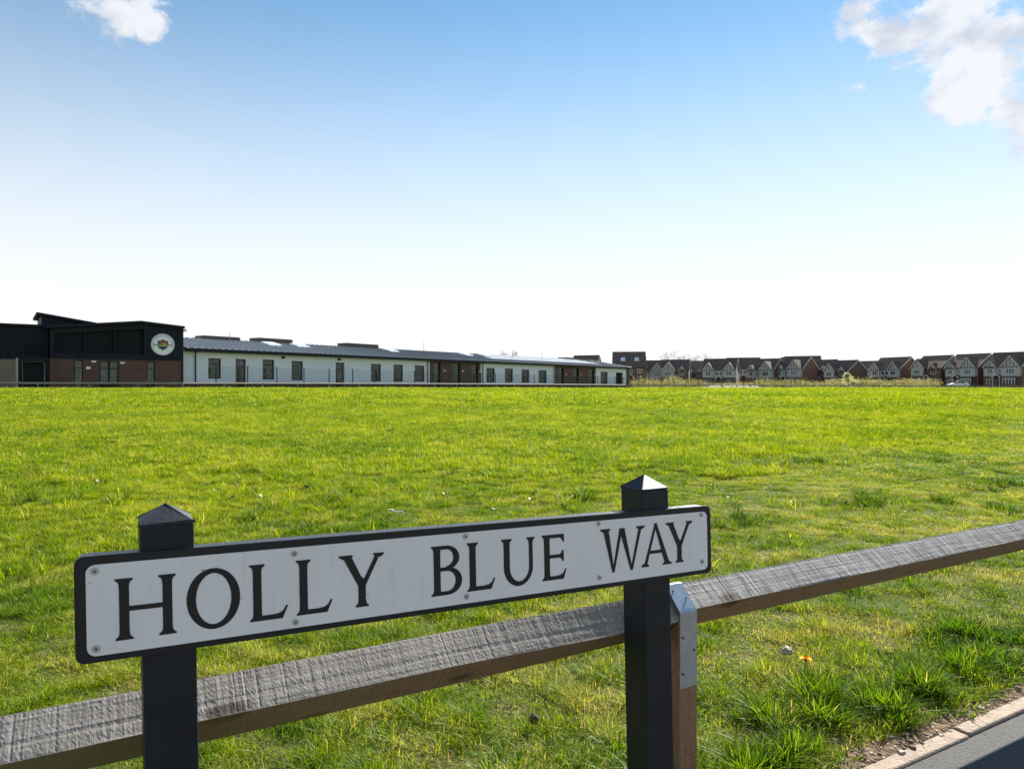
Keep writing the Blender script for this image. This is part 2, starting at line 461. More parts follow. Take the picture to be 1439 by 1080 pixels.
M_grass = grass_mat('field_grass', (.064, .138, .0005), (.240, .288, .0005), (.38, .33, .10))
M_tuft = grass_mat('tall_grass', (.032, .092, .003), (.105, .182, .004), (.30, .27, .08), strip=False)
M_darktuft = grass_mat('dark_tuft', (.020, .065, .003), (.060, .115, .004), (.16, .16, .05), strip=False)
M_weed = grass_mat('weed_leaf', (.035, .075, .012), (.07, .12, .02), (.10, .12, .03), strip=False, trans_gain=.9, gloss=.04)
M_scrub = grass_mat('scrub_leaf', (.13, .125, .07), (.22, .20, .125), (.32, .28, .20), strip=False, gloss=.02)


def ground_mat():
    m = bpy.data.materials.new('field_ground'); m.use_nodes = True
    nt = m.node_tree; N = nt.nodes.new; lk = nt.links.new
    p = nt.nodes['Principled BSDF']; p.inputs['Roughness'].default_value = .95; p.inputs['Specular IOR Level'].default_value = .1
    geo = N('ShaderNodeNewGeometry')
    def nz(s, d=5):
        n = N('ShaderNodeTexNoise'); n.inputs['Scale'].default_value = s; n.inputs['Detail'].default_value = d
        lk(geo.outputs['Position'], n.inputs['Vector']); return n.outputs['Fac']
    def ramp(x, a, b, c1, c2):
        r = N('ShaderNodeMapRange'); r.inputs['From Min'].default_value = a; r.inputs['From Max'].default_value = b; lk(x, r.inputs['Value'])
        q = N('ShaderNodeMixRGB'); lk(r.outputs[0], q.inputs['Fac'])
        for i, c in ((1, c1), (2, c2)):
            if isinstance(c, tuple): q.inputs[i].default_value = (*c, 1)
            else: lk(c, q.inputs[i])
        return q.outputs[0]
    soil = ramp(nz(30), .35, .65, (.10, .065, .04), (.20, .14, .09))
    green = ramp(nz(6), .35, .65, (.045, .065, .008), (.09, .11, .015))
    near = ramp(nz(3.5), .45, .62, green, ramp(nz(12), .35, .65, green, soil))
    sep = N('ShaderNodeSeparateXYZ'); lk(geo.outputs['Position'], sep.inputs[0])
    def mul(x, k):
        q = N('ShaderNodeMath'); q.operation = 'MULTIPLY'; lk(x, q.inputs[0]); q.inputs[1].default_value = k; return q.outputs[0]
    ad = N('ShaderNodeMath'); lk(mul(sep.outputs[0], -.4976), ad.inputs[0]); lk(mul(sep.outputs[1], .8668), ad.inputs[1])
    bare = ramp(ad.outputs[0], 1.195 + .08, 1.195 + .28, soil, near)       # bare soil along the path edging
    bare = ramp(ad.outputs[0], -2.2, -1.2, green, bare)                      # grass again beyond the path
    far = ramp(nz(.3), .4, .6, (.085, .115, .012), (.12, .14, .02))
    lk(ramp(sep.outputs[1], 30, 48, bare, far), p.inputs['Base Color'])
    bp = N('ShaderNodeBump'); bp.inputs['Strength'].default_value = .8; bp.inputs['Distance'].default_value = .02
    lk(nz(45), bp.inputs['Height']); lk(bp.outputs[0], p.inputs['Normal'])
    return m


M_ground = ground_mat()

# ------------------------------------------------------------------ the lie of the land
P0 = Vector((-.6258, 1.02, .597))                      # lower left front corner of the name board
U = Vector((1.087, .624, -.031)) / 1.254               # along the board
V = Vector((-.0187, 0, .9998))
NB = Vector((-.4976, .8668, 0))                        # from the path into the field
UH = Vector((.8668, .4976, 0))                         # along the path


def off(x, y):
    return (x - P0.x) * NB.x + (y - P0.y) * NB.y


def sstep(a, b, x):
    t = np.clip((x - a) / (b - a), 0, 1); return t * t * (3 - 2 * t)


def gz(x, y):
    x = np.asarray(x, float); y = np.asarray(y, float)
    q = off(x, y)
    rise = (.735) * sstep(3, 37, y) - .085 * sstep(36.5, 41, y) - .35 * sstep(55, 150, y)
    und = (.018 * np.sin(x * .9 + 1.3 * np.sin(y * .5)) * np.sin(y * .7 + .6) + .008 * np.sin(x * 2.7 + y * 1.9)) * sstep(.6, 4, q) * (1 - sstep(20, 36, y))
    z = (rise + und) * sstep(.4, 3.5, q)
    return z - .035 * (1 - sstep(-.062, -.047, q))


def gzf(x, y): return float(gz(x, y))


def make_ground():
    def axis(lo, hi, c, fine, grow):
        a = [c]; s = fine
        while a[-1] < hi: a.append(a[-1] + s); s *= grow
        b = [c]; s = fine
        while b[-1] > lo: b.append(b[-1] - s); s *= grow
        return np.array(sorted(set(b[1:] + a)))
    # rows run parallel to the path so the edging line is crisp
    A = axis(-900, 900, .8, .06, 1.035)                # along UH
    B = np.concatenate([[-400, -150, -60, -25, -10, -4, -1.5, -.6, -.2, -.065], axis(-.045, 1500, -.045, .03, 1.03)[:]])
    B = np.array(sorted(set(np.round(B, 4))))
    aa, bb = np.meshgrid(A, B)
    X = P0.x + UH.x * aa + NB.x * bb; Y = P0.y + UH.y * aa + NB.y * bb
    Z = gz(X, Y)
    nA, nB = len(A), len(B)
    v = np.stack([X.ravel(), Y.ravel(), Z.ravel()], 1)
    i = np.arange(nA * nB).reshape(nB, nA)
    f = np.stack([i[:-1, :-1].ravel(), i[:-1, 1:].ravel(), i[1:, 1:].ravel(), i[1:, :-1].ravel()], 1)
    me = bpy.data.meshes.new('ground'); me.from_pydata(v.tolist(), [], f.tolist()); me.materials.append(M_ground)
    me.polygons.foreach_set('use_smooth', [True] * len(me.polygons))
    o = link_mesh('ground', me); tag(o, kind='structure')


make_ground()

# footpath and its edging
def pathframe(a, b, c): return P0 * 1 - Vector((0, 0, P0.z)) + UH * a + NB * b + Vector((0, 0, c))


mb = MB(); mb.box(-30, 60, -2.3, -.086, -.12, -.006, pathframe)
pth = mb.build('footpath', M_asph); tag(pth, kind='structure')
edg = empty('path_edging', (0, 0, 0)); tag(edg, kind='structure')
a = -3.31
k = 0
while a < 14:
    ln = .915
    mb = MB(); dz = random.uniform(-.003, .003); db = random.uniform(-.003, .003)
    mb.box(a + .004, a + ln - .004, -.085 + db, -.036 + db, -.11, .004 + dz, pathframe)
    bevel(mb.build('edging_stone', M_conc, edg), .007, 3)
    a += ln; k += 1

# ------------------------------------------------------------------ street name board
sign_base = P0 + UH * .6 + NB * .05; sign_base.z = 0
sign = empty('street_name_sign', sign_base, 'white street name board reading HOLLY BLUE WAY on two black posts', 'street sign')


def sf(s, t, c): return P0 + U * s + V * t + NB * c


def rrect(x0, x1, y0, y1, r, n=6):
    pts = []
    for cx, cy, a0 in ((x1 - r, y0 + r, -90), (x1 - r, y1 - r, 0), (x0 + r, y1 - r, 90), (x0 + r, y0 + r, 180)):
        for i in range(n + 1):
            t = R(a0 + 90 * i / n); pts.append((cx + r * math.cos(t), cy + r * math.sin(t)))
    return pts


def sprism(mb, pts, c0, c1):
    mb.prism([(p[0], p[1]) for p in pts], c0, c1, lambda s, b, t: sf(s, t, b))


SL, SH = 1.254, .155
mb = MB(); sprism(mb, rrect(.002, SL - .002, .002, SH - .002, .013), .0035, .036)
bevel(mb.build('backing_board', M_edge, sign), .002, 2)
mb = MB(); sprism(mb, rrect(0, SL, 0, SH, .013), 0, .0032)
bevel(mb.build('border', M_border, sign), .0008, 1)
mb = MB(); sprism(mb, rrect(.0145, SL - .0125, .0098, SH - .0128, .0125), -.0006, -.0001)
plate = mb.build('plate', M_plate, sign)

# letters in millimetres, cap height 90.7, drawn as overlapping strokes
CH = 90.7


def stem(a, b, y0=0., y1=CH, sb=True, st=True, s=5.2, la=0., lb=0.):
    p = []
    if sb: p += [(a - s, y0), (b + s, y0), (b + s, y0 + 2.6), (b + 2.2, y0 + 4.6), (b + .5, y0 + 8), (b, y0 + 13)]
    else: p += [(a, y0), (b, y0)]
    if st: p += [(b, y1 - 13), (b + .5, y1 - 8), (b + 2.2, y1 - 4.6), (b + s, y1 - 2.6), (b + s, y1), (a - s, y1), (a - s, y1 - 2.6), (a - 2.2, y1 - 4.6), (a - .5, y1 - 8), (a, y1 - 13)]
    else: p += [(b, y1), (a, y1)]
    if sb: p += [(a, y0 + 13), (a - .5, y0 + 8), (a - 2.2, y0 + 4.6), (a - s, y0 + 2.6)]
    return p


def diag(x0, x1, y0, y1, w0, w1=None):
    """slanting stroke, horizontal width w0 at the bottom and w1 at the top"""
    w1 = w0 if w1 is None else w1
    return [(x0, y0), (x0 + w0, y0), (x1 + w1, y1), (x1, y1)]


def serif(cx, y, half, up, th=2.8):
    """small bracketed serif; up=+1 stands at a foot, -1 hangs from a head"""
    return [(cx - half, y), (cx + half, y), (cx + half, y + up * th), (cx + half * .45, y + up * 7), (cx - half * .45, y + up * 7), (cx - half, y + up * th)]


def arc(cx, cy, rxo, ryo, rxi, ryi, a0, a1, n=36, dx=0.):
    o = []; i = []
    for k in range(n + 1):
        t = R(a0 + (a1 - a0) * k / n)
        o.append((cx + rxo * math.cos(t), cy + ryo * math.sin(t))); i.append((cx + dx + rxi * math.cos(t), cy + ryi * math.sin(t)))
    return [[o[k], o[k + 1], i[k + 1], i[k]] for k in range(n)]


def glyph(ch, W):
    T, t = 13.2, 7.2
    S = 5.4
    if ch == 'H':
        return [stem(S, S + T), stem(W - S - T, W - S), [(S + T - 1, 42), (W - S - T + 1, 42), (W - S - T + 1, 42 + t), (S + T - 1, 42 + t)]]
    if ch == 'O':
        return arc(W / 2, CH / 2, W / 2, CH / 2 + 2, W / 2 - T, CH / 2 - 5.6, 0, 360, 56)
    if ch == 'L':
        return [stem(S, S + T), [(S + T - 1, 0), (W - 9, 0), (W, 20.5), (W - 3.2, 20.5), (W - 8, 12.5), (W - 15, 9), (W - 24, 8), (S + T - 1, 8.0)]]
    if ch == 'Y':
        m = W * .5
        return [stem(m - T / 2, m + T / 2, 0, 46, True, False), diag(m - T / 2, 5.5, 36, CH - 1, 13.2, 15.5), diag(m - 2.4, W - 14.0, 36, CH - 1, 8.8, 8.4),
                serif(12, CH, 12, -1), serif(W - 9, CH, 9.5, -1), [(m - T / 2, 34), (m + T / 2, 34), (m + T / 2, 46), (m, 52), (m - T / 2, 46)]]
    if ch == 'B':
        x = S + T
        g = [stem(S, x, 0, CH)]
        yb, yt = 49, 49
        g += arc(x + 14, yb / 2 + 1.0, W - x - 14, yb / 2 + 1, W - x - 14 - T, yb / 2 - 6.0, -90, 90, 24)
        g += arc(x + 12, CH - 22.3, W - x - 12 - 5, 22.3, W - x - 12 - 5 - T + 1, 15.4, -90, 90, 24)
        g += [[(x - 1, 0), (x + 14.5, 0), (x + 14.5, 7), (x - 1, 7)], [(x - 1, 44.0), (x + 14.5, 44.0), (x + 14.5, 51), (x - 1, 51)], [(x - 1, CH - 6.9), (x + 12.5, CH - 6.9), (x + 12.5, CH), (x - 1, CH)]]
        return g
    if ch == 'U':
        g = [stem(S, S + T, 34, CH, False, True), stem(W - S - 8.6, W - S, 34, CH, False, True)]
        c = (S + W - S) / 2; ro = (W - 2 * S) / 2
        o = []; i = []
        n = 36
        for k in range(n + 1):
            th = R(180 + 180 * k / n)
            o.append((c + ro * math.cos(th), 35 + 37 * math.sin(th)))
            w = T + (8.6 - T) * k / n
            xi = S + T + (W - S - 8.6 - S - T) * (.5 - .5 * math.cos(math.pi * k / n))
            i.append((xi, 35 - 28.2 * math.sin(math.pi * k / n)))
        return g + [[o[k], o[k + 1], i[k + 1], i[k]] for k in range(n)]
    if ch == 'E':
        x = S + T
        return [stem(S, x), [(x - 1, 0), (W - 7.5, 0), (W, 20), (W - 3.2, 20), (W - 8, 12), (W - 15, 8.6), (W - 24, 7.6), (x - 1, 7.6)],
                [(x - 1, CH - 7), (W - 16, CH - 7), (W - 11, CH - 10), (W - 8, CH - 16), (W - 4.8, CH - 16), (W - 5.5, CH), (x - 1, CH)],
                [(x - 1, 43.5), (W - 16, 43.5), (W - 11.4, 40.5), (W - 9.6, 36), (W - 6.4, 36), (W - 6.4, 58), (W - 9.6, 58), (W - 11.4, 53.5), (W - 16, 50.5), (x - 1, 50.5)]]
    if ch == 'W':
        return [diag(31, 8, -2, CH - 1, 5.5, 14.5), diag(31, 52, -2, CH - 1, 5.5, 8.0), diag(80, 50.5, -2, CH - 1, 5.5, 14.5), diag(80, 104.5, -2, CH - 1, 5.5, 8.0),
                serif(14, CH, 13, -1), serif(109, CH, 11.5, -1)]
    if ch == 'A':
        return [diag(6.5, 39, 1, CH + 2, 8.0, 6), diag(66.5, 36.5, 1, CH + 2, 14.0, 8), serif(10.5, 0, 10.5, 1), serif(73, 0, 13, 1),
                [(18, 27), (64, 27), (61, 34), (21, 34)]]


letters = [('H', .0507, .1324), ('O', .1468, .2246), ('L', .2387, .2987), ('L', .3121, .3721), ('Y', .384, .4634), ('B', .5532, .6153), ('L', .6259, .6858),
           ('U', .6995, .7756), ('E', .7916, .85), ('W', .9353, 1.0557), ('A', 1.0457, 1.1326), ('Y', 1.1164, 1.1944)]
for ch, s0, s1 in letters:
    mb = MB(); W = (s1 - s0) * 1000
    for q, poly in enumerate(glyph(ch, W)):
        dd = -.0014 - .00003 * (q % 5)
        sprism(mb, [(s0 + x / 1000, .0280 + .0054 * (s0 - .05) + y / 1000) for x, y in poly], dd, -.0005)
    mb.build('letter', M_letter, sign)

# fixing screws
for s, tt in ((.026, (.0205, .133)), (.310, (.0192, .132)), (.624, (.0225, .135)), (.932, (.024, .1365)), (1.2235, (.0285, .1355))):
    for t in tt:
        mb = MB(); r = .0056
        ring = [(s + r * math.cos(k * math.pi / 7), t + r * math.sin(k * math.pi / 7)) for k in range(14)]
        sprism(mb, ring, -.0014, -.0005)
        ring = [(s + r * .72 * math.cos(k * math.pi / 7), t + r * .72 * math.sin(k * math.pi / 7)) for k in range(14)]
        sprism(mb, ring, -.0026, -.0013)
        sc_o = mb.build('screw', M_screw, sign)
        mb = MB(); ring = [(s + .0019 * math.cos(k * math.pi / 3), t + .0019 * math.sin(k * math.pi / 3)) for k in range(6)]
        sprism(mb, ring, -.0029, -.0025)
        mb.build('socket', M_socket, sc_o)

# posts (square, with a bevelled four-sided top) leaning slightly with the board
LEAN = -.021


def post(s0, s1, c0, c1, zshoulder, zapex, name='post'):
    zr = P0.z + U.z * (s0 + s1) / 2 + .08
    def fr(s, c, z):
        p = P0 + UH * s + NB * c
        return Vector((p.x + LEAN * (z - zr), p.y, z))
    mb = MB()
    mb.box(s0, s1, c0, c1, -.25, zshoulder - .003, fr)
    o = mb.build(name, M_black, sign); bevel(o, .003, 2)
    mb = MB()
    b = [fr(s0, c0, zshoulder - .0028), fr(s1, c0, zshoulder - .0028), fr(s1, c1, zshoulder - .0028), fr(s0, c1, zshoulder - .0028)]
    b2 = [fr(s0, c0, zshoulder), fr(s1, c0, zshoulder), fr(s1, c1, zshoulder), fr(s0, c1, zshoulder)]
    ap = fr((s0 + s1) / 2, (c0 + c1) / 2, zapex)
    mb.poly(b)
    for i in range(4):
        j = (i + 1) % 4
        mb.poly([b[i], b[j], b2[j], b2[i]]); mb.poly([b2[i], b2[j], ap])
    import bmesh
    c = mb.build('cap', M_cap, o)
    bm = bmesh.new(); bm.from_mesh(c.data); bmesh.ops.remove_doubles(bm, verts=bm.verts, dist=1e-5); bm.to_mesh(c.data); bm.free()
    bevel(c, .002, 2)


M_cap = mat('worn_cap_paint', (.028, .031, .042), .5, .3, noise_scale=160, var=.7, bump=.2, bump_scale=520)
post(.0842, .159, .008, .083, .7895, .8135)
post(1.0577, 1.1327, .008, .083, .7695, .7975)

# ------------------------------------------------------------------ knee-rail fence beside the path
RD, RZ, RS = .155, .434, .0385                          # offset from the board, height of the centre, half side
fence_o = pathframe(1.30, RD, 0)
fence = empty('knee_rail_fence', fence_o, 'low weathered timber knee-rail fence behind the name board', 'fence')
YAW = math.atan2(UH.y, UH.x)


def make_rail(a0, a1, roll0, roll1, seed, zc0, zc1):
    """square sawn rail laid on its edge; the sawn relief is in the mesh"""
    n = int((a1 - a0) / .003); m = 18
    xs = np.linspace(a0, a1, n + 1) - 1.30
    r2 = np.random.default_rng(seed)
    sawv = np.interp(xs, xs[::2], r2.normal(0, 1, len(xs[::2])))
    sawg = np.interp(xs, xs[::9], r2.normal(0, 1, len(xs[::9])))
    lowf = np.interp(xs, xs[::60], r2.normal(0, 1, len(xs[::60])))
    per = []
    for side in range(4):
        for k in range(m):
            per.append((side, k / m))
    np_ = len(per)
    verts = np.zeros((n + 1, np_, 3))
    grainn = r2.normal(0, 1, (n // 25 + 2, np_))
    gi = np.stack([np.interp(np.arange(n + 1), np.arange(n // 25 + 2) * 25, grainn[:, j]) for j in range(np_)], 1)
    fine = r2.normal(0, 1, (n + 1, np_)); grl = r2.normal(0, .00016, np_)
    groove = np.zeros(n + 1)                              # deeper saw scores every few centimetres
    for _ in range(int((a1 - a0) / .06)): groove[r2.integers(0, n + 1)] = r2.uniform(.0002, .0005)
    for j, (side, t) in enumerate(per):
        th = math.pi / 2 * side
        u = (t * 2 - 1) * RS
        # face local: normal direction th, tangent
        wob = .00013 * sawv + .00005 * sawg + grl[j] + .00008 * gi[:, j] + .00010 * fine[:, j] - groove
        edge = min(t, 1 - t)
        rr = RS + wob * (1 if edge > .02 else .4) + .0004 * lowf
        if edge < .02: rr = rr - .0003
        roll = roll0 + (roll1 - roll0) * sstep(.62, 1.12, xs + 1.30)
        ca, sa = np.cos(th + roll), np.sin(th + roll)
        verts[:, j, 0] = xs
        verts[:, j, 1] = ca * rr - sa * u
        verts[:, j, 2] = sa * rr + ca * u
    zc = np.linspace(zc0, zc1, n + 1)[:, None]
    verts[:, :, 2] += zc
    idx = np.arange((n + 1) * np_).reshape(n + 1, np_)
    nx = np.roll(idx, -1, axis=1)
    f = np.stack([idx[:-1].ravel(), nx[:-1].ravel(), nx[1:].ravel(), idx[1:].ravel()], 1)
    faces = f.tolist() + [idx[0][::-1].tolist(), idx[-1].tolist()]
    me = bpy.data.meshes.new('rail'); me.from_pydata(verts.reshape(-1, 3).tolist(), [], faces)
    me.materials.append(M_wood_top if seed == 3 else M_wood_top2); me.materials.append(M_wood_low)
    mi = np.zeros(len(faces), int)
    side_of = np.tile(np.array([s for s, _ in per]), n)
    mi[:len(side_of)] = np.where((side_of == 0) | (side_of == 1), 0, 1)
    # side index -> direction: 0 = +y+... decided by roll (45 deg start): 0 up-back, 1 up-front, 2 down-front, 3 down-back
    me.polygons.foreach_set('material_index', mi.tolist()); me.update()
    o = link_mesh('rail', me, fence, (0, 0, 0), (0, 0, YAW))
    return o


make_rail(-2.6, 1.273, R(45 - 5), R(45 + 5), 3, .430, .430)  # right end twisted away from the sun, shaping in a shadow on its upper face
make_rail(1.277, 5.2, R(45 - 6), R(45 - 6), 5, .441, .440)


def fence_post(a, first=[None]):
    mb = MB()
    def fr(x, y, z): return pathframe(a + x, RD + y, z)
    h = .030; w = .0575
    pts = [(-w, -.25), (w, -.25), (w, .428), (.0, .3725), (-w, .428)]
    mb2 = [(p[0], p[1]) for p in pts]
    mb.prism(mb2, -h, h, lambda yy, xx, zz: fr(xx, yy, zz))
    o = mb.build('post', M_wood_post, fence); bevel(o, .002, 1)
    return o


AP = 1.275
for a in (AP, AP + 2.45, AP - 2.45):
    fence_post(a)
# galvanised strap bent over the rail and nailed down the post
def strap(a):
    hw = .0275
    def fr(x, y, z): return pathframe(a + x, RD + y, z)
    d = .0605
    prof = [(-.0585, .262), (-.0585, .425), (-.0592, .436), (-.0580, .444), (-.0535, .4505), (-.006, .4995), (.006, .4995), (.0535, .4505), (.058, .444), (.0592, .436), (.0585, .425), (.0585, .262)]
    mb = MB()
    for i in range(len(prof) - 1):
        (y0, z0), (y1, z1) = prof[i], prof[i + 1]
        mb.poly([fr(-hw, y0, z0), fr(hw, y0, z0), fr(hw, y1, z1), fr(-hw, y1, z1)])
    o = mb.build('strap', M_strap, fence)
    import bmesh
    bm = bmesh.new(); bm.from_mesh(o.data); bmesh.ops.remove_doubles(bm, verts=bm.verts, dist=1e-5); bm.to_mesh(o.data); bm.free()
    so = o.modifiers.new('solid', 'SOLIDIFY'); so.thickness = .0016; so.offset = 1
    bevel(o, .0006, 1)
    for x, z in ((-.019, .385), (.017, .350), (-.019, .297)):
        mb = MB(); mb.tube(fr(x, -.0585, z), fr(x, -.0620, z), .0028, .0024, 8); mb.build('nail', M_nail, o)
    for x, y, z in ((-.014, -.017, .4865), (.014, -.033, .4692)):
        mb = MB(); mb.tube(fr(x, y, z), fr(x + .001, y - .0035, z + .0035), .0027, .0022, 8); mb.build('nail', M_nail, o)


strap(AP)

# ------------------------------------------------------------------ school building
class Frame:
    def __init__(s, o, d):
        s.o = Vector((o[0], o[1], 0)); s.u = Vector((d[0], d[1], 0)).normalized(); s.n = Vector((s.u.y, -s.u.x, 0))   # n: out of the facade, towards the field
    def __call__(s, a, b, c): return s.o + s.u * a + s.n * b + Vector((0, 0, c))


WF = Frame((-25.8, 55.8), (.582, .8132))                # long classroom wing
HF = Frame((-31.83, 49.0), (.8077, .5895))              # entrance hall block
GW = .45                                                # ground level by the school
school = empty('school_building', WF(20, -4, GW), 'long single-storey school with white wing, dark entrance block and round crest', 'building')
EAVE = 3.86
LW = 76.98
RUN, RIDGE = 7.0, 5.17
# wall segments, a from/to and which material
segs = [(0, 28.63, M_white), (28.63, 37.72, M_brick), (37.72, 54.76, M_white), (54.76, 66.52, M_brick), (66.52, LW, M_white), (LW, LW + 1.2, M_brick)]
holes = [(2.14, 3.26, 1.46, 3.13, 0), (4.59, 5.57, .62, 3.14, 1), (7.2, 8.4, 1.43, 3.16, 0), (10.21, 11.46, 1.38, 3.12, 0), (15.28, 16.37, .62, 3.12, 1), (19.83, 21.23, 1.29, 3.09, 0),
         (23.01, 24.43, 1.3, 3.09, 0), (26.24, 27.78, 1.3, 3.08, 0), (29.29, 30.42, .62, 3.47, 1), (32.53, 33.9, .62, 3.47, 1), (35.93, 37.3, .62, 3.47, 1),
         (38.93, 40.65, 1.26, 3.04, 0), (42.79, 44.57, 1.27, 3.04, 0), (46.5, 48.33, 1.23, 2.97, 0), (50.57, 52.54, 1.19, 2.96, 0),
         (55.33, 57.06, .62, 3.42, 1), (59.65, 61.3, .62, 3.4, 1), (64.18, 66.06, .62, 3.38, 1), (68.12, 70.47, .9, 3.0, 0), (73.28, 75.68, .9, 2.96, 0)]


def wall_with_holes(mb, fr, a0, a1, z0, z1, hs, thick=.3, front=0.):
    """solid wall built of blocks round its openings, so every reveal is real"""
    hs = sorted([h for h in hs if h[0] >= a0 - .01 and h[1] <= a1 + .01])
    cur = a0
    for h in hs:
        if h[0] > cur: mb.box(cur, h[0], -thick, front, z0, z1, fr)
        if h[2] > z0 + .01: mb.box(h[0], h[1], -thick, front, z0, h[2], fr)
        if h[3] < z1 - .01: mb.box(h[0], h[1], -thick, front, h[3], z1, fr)
        cur = h[1]
    if cur < a1: mb.box(cur, a1, -thick, front, z0, z1, fr)


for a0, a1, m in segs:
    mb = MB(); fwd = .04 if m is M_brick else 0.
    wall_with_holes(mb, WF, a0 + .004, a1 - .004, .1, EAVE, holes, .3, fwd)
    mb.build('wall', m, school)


doors = sorted(h[:2] for h in holes if h[4])
cur = .01
for d0, d1 in doors + [(LW + 1.19, 0)]:
    mb = MB(); mb.box(cur, d0 - .004, .045, .09, .1, 1.06, WF); mb.build('plinth', M_brick, school)
    cur = d1 + .004


def window(fr, h, parent, depth=.12, mull=1, door=False, glass=None):
    a0, a1, z0, z1 = h[:4]
    g = .004; fw = .07
    mb = MB()
    mb.box(a0 + g, a1 - g, -depth - .07, -depth, z0 + g, z0 + fw, fr); mb.box(a0 + g, a1 - g, -depth - .07, -depth, z1 - fw, z1 - g, fr)
    mb.box(a0 + g, a0 + fw, -depth - .07, -depth, z0 + fw, z1 - fw, fr); mb.box(a1 - fw, a1 - g, -depth - .07, -depth, z0 + fw, z1 - fw, fr)
    if door: mb.box(a0 + fw, a1 - fw, -depth - .065, -depth + .003, z0 + fw, z0 + .35, fr)
    if mull: mb.box(a0 + fw, a1 - fw, -depth - .06, -depth + .004, z0 + (z1 - z0) * .72, z0 + (z1 - z0) * .72 + .06, fr)
    o = mb.build('door' if door else 'window', M_frame_dark, parent)
    mb = MB(); mb.box(a0 + fw, a1 - fw, -depth - .045, -depth - .03, z0 + (fw if not door else .35), z1 - fw, fr)
    mb.build('pane', glass or M_pane, o)
    # blind / room behind
    return o


for h in holes: window(WF, h, school, door=bool(h[4]))
# dark room behind the glass and back of the wing
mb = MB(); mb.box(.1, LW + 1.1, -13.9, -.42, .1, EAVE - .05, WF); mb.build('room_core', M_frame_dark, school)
# window boards / papers seen in some panes
for a, z, w, hh in ((8.0, 1.9, .5, .35), (5.3, 2.7, .3, .3), (20.2, 2.0, .7, .3), (44.0, 1.8, .6, .3), (30.0, 2.3, .3, .4), (60.5, 2.2, .5, .35), (69.0, 1.7, .9, .4), (16.0, 1.6, .25, .4)):
    mb = MB(); mb.box(a - w / 2, a + w / 2, -.40, -.36, z, z + hh, WF); mb.build('window_poster', M_light, school)

# roof: two shallow metal slopes, seams, gutter
def roof_z(b): return EAVE + .10 + (RIDGE - EAVE - .10) * (min(-b, 2 * RUN + b + 0.) if False else (-b if -b <= RUN else 2 * RUN + b)) / RUN


mb = MB()
for b0, b1 in ((.45, -RUN), (-RUN, -2 * RUN - .4)):
    z0, z1 = roof_z(b0), roof_z(b1)
    p = [WF(-.05, b0, z0 - .09), WF(LW + 1.5, b0, z0 - .09), WF(LW + 1.5, b1, z1 - .09), WF(-.05, b1, z1 - .09),
         WF(-.05, b0, z0), WF(LW + 1.5, b0, z0), WF(LW + 1.5, b1, z1), WF(-.05, b1, z1)]
    mb.hexa(p)
roof = mb.build('roof', M_roof, school)
mb = MB()
z0, z1 = roof_z(.46), roof_z(-RUN)
mb.hexa([WF(0, .46, z0 - .02), WF(.045, .46, z0 - .02), WF(.045, -RUN, z1 - .02), WF(0, -RUN, z1 - .02), WF(0, .46, z0 + .05), WF(.045, .46, z0 + .05), WF(.045, -RUN, z1 + .05), WF(0, -RUN, z1 + .05)])
rib = mb.mesh('seam', M_rib, parent_origin(school))
na = int(LW / .6)
for i in range(na + 2):
    link_mesh('seam', rib, roof, WF.u * (i * .6))
mb = MB(); mb.box(-.05, LW + 1.5, .36, .56, EAVE - .28, EAVE - .02, WF); mb.build('gutter', M_navy2, school)
mb = MB(); mb.box(-.05, LW + 1.45, .0, .355, EAVE - .06, EAVE - .025, WF); mb.build('soffit', M_navy2, school)
mb = MB(); pts = [(.3, EAVE - .3), (-RUN, EAVE - .3), (-2 * RUN - .3, EAVE - .3), (-2 * RUN, EAVE), (-RUN, RIDGE - .1), (.3, EAVE)]
mb.prism([(b, z) for b, z in pts], LW + 1.0, LW + 1.19, lambda b, a, z: WF(a, b, z)); mb.build('gable_wall', M_navy, school)
mb = MB(); mb.box(LW + .9, LW + 1.19, -13.9, -.3, .1, EAVE - .31, WF); mb.build('end_wall', M_brick, school)
for a in (1.0, 28.2, 38.1, 54.4):
    mb = MB(); mb.tube(WF(a, .1, .5), WF(a, .1, EAVE - .28), .05, n=8); mb.tube(WF(a, .1, EAVE - .28), WF(a, .42, EAVE - .24), .05, n=8)
    mb.build('downpipe', M_navy2, school)
# rooftop plant boxes with louvre slats, rooflights, solar panels, masts
for a0, a1, z1 in ((5.9, 9.5, 5.46), (11.6, 15.5, 5.56), (22.7, 27.4, 5.58), (69, 75, 5.42)):
    mb = MB(); mb.box(a0, a1, -RUN - 1.4, -RUN + .15, RIDGE - .35, z1, WF)
    b = mb.build('plant_enclosure', M_plant, school)
    for k in range(4):
        z = RIDGE - .05 + k * (z1 - RIDGE) / 4
        mb = MB(); mb.box(a0 - .03, a1 + .03, -RUN + .15, -RUN + .22, z, z + .06, WF); mb.build('louvre_slat', M_plant, b)
for a in (10.7, 14.0, 26.5, 40.0, 44.0):
    mb = MB(); z = roof_z(-4.6)
    mb.hexa([WF(a, -4.0, roof_z(-4.0) - .03), WF(a + 1.5, -4.0, roof_z(-4.0) - .03), WF(a + 1.5, -5.4, roof_z(-5.4) - .03), WF(a, -5.4, roof_z(-5.4) - .03),
             WF(a + .08, -4.08, roof_z(-4.0) + .16), WF(a + 1.42, -4.08, roof_z(-4.0) + .16), WF(a + 1.42, -5.32, roof_z(-5.4) + .2), WF(a + .08, -5.32, roof_z(-5.4) + .2)])
    mb.build('rooflight', M_skyl, school)
mb = MB()
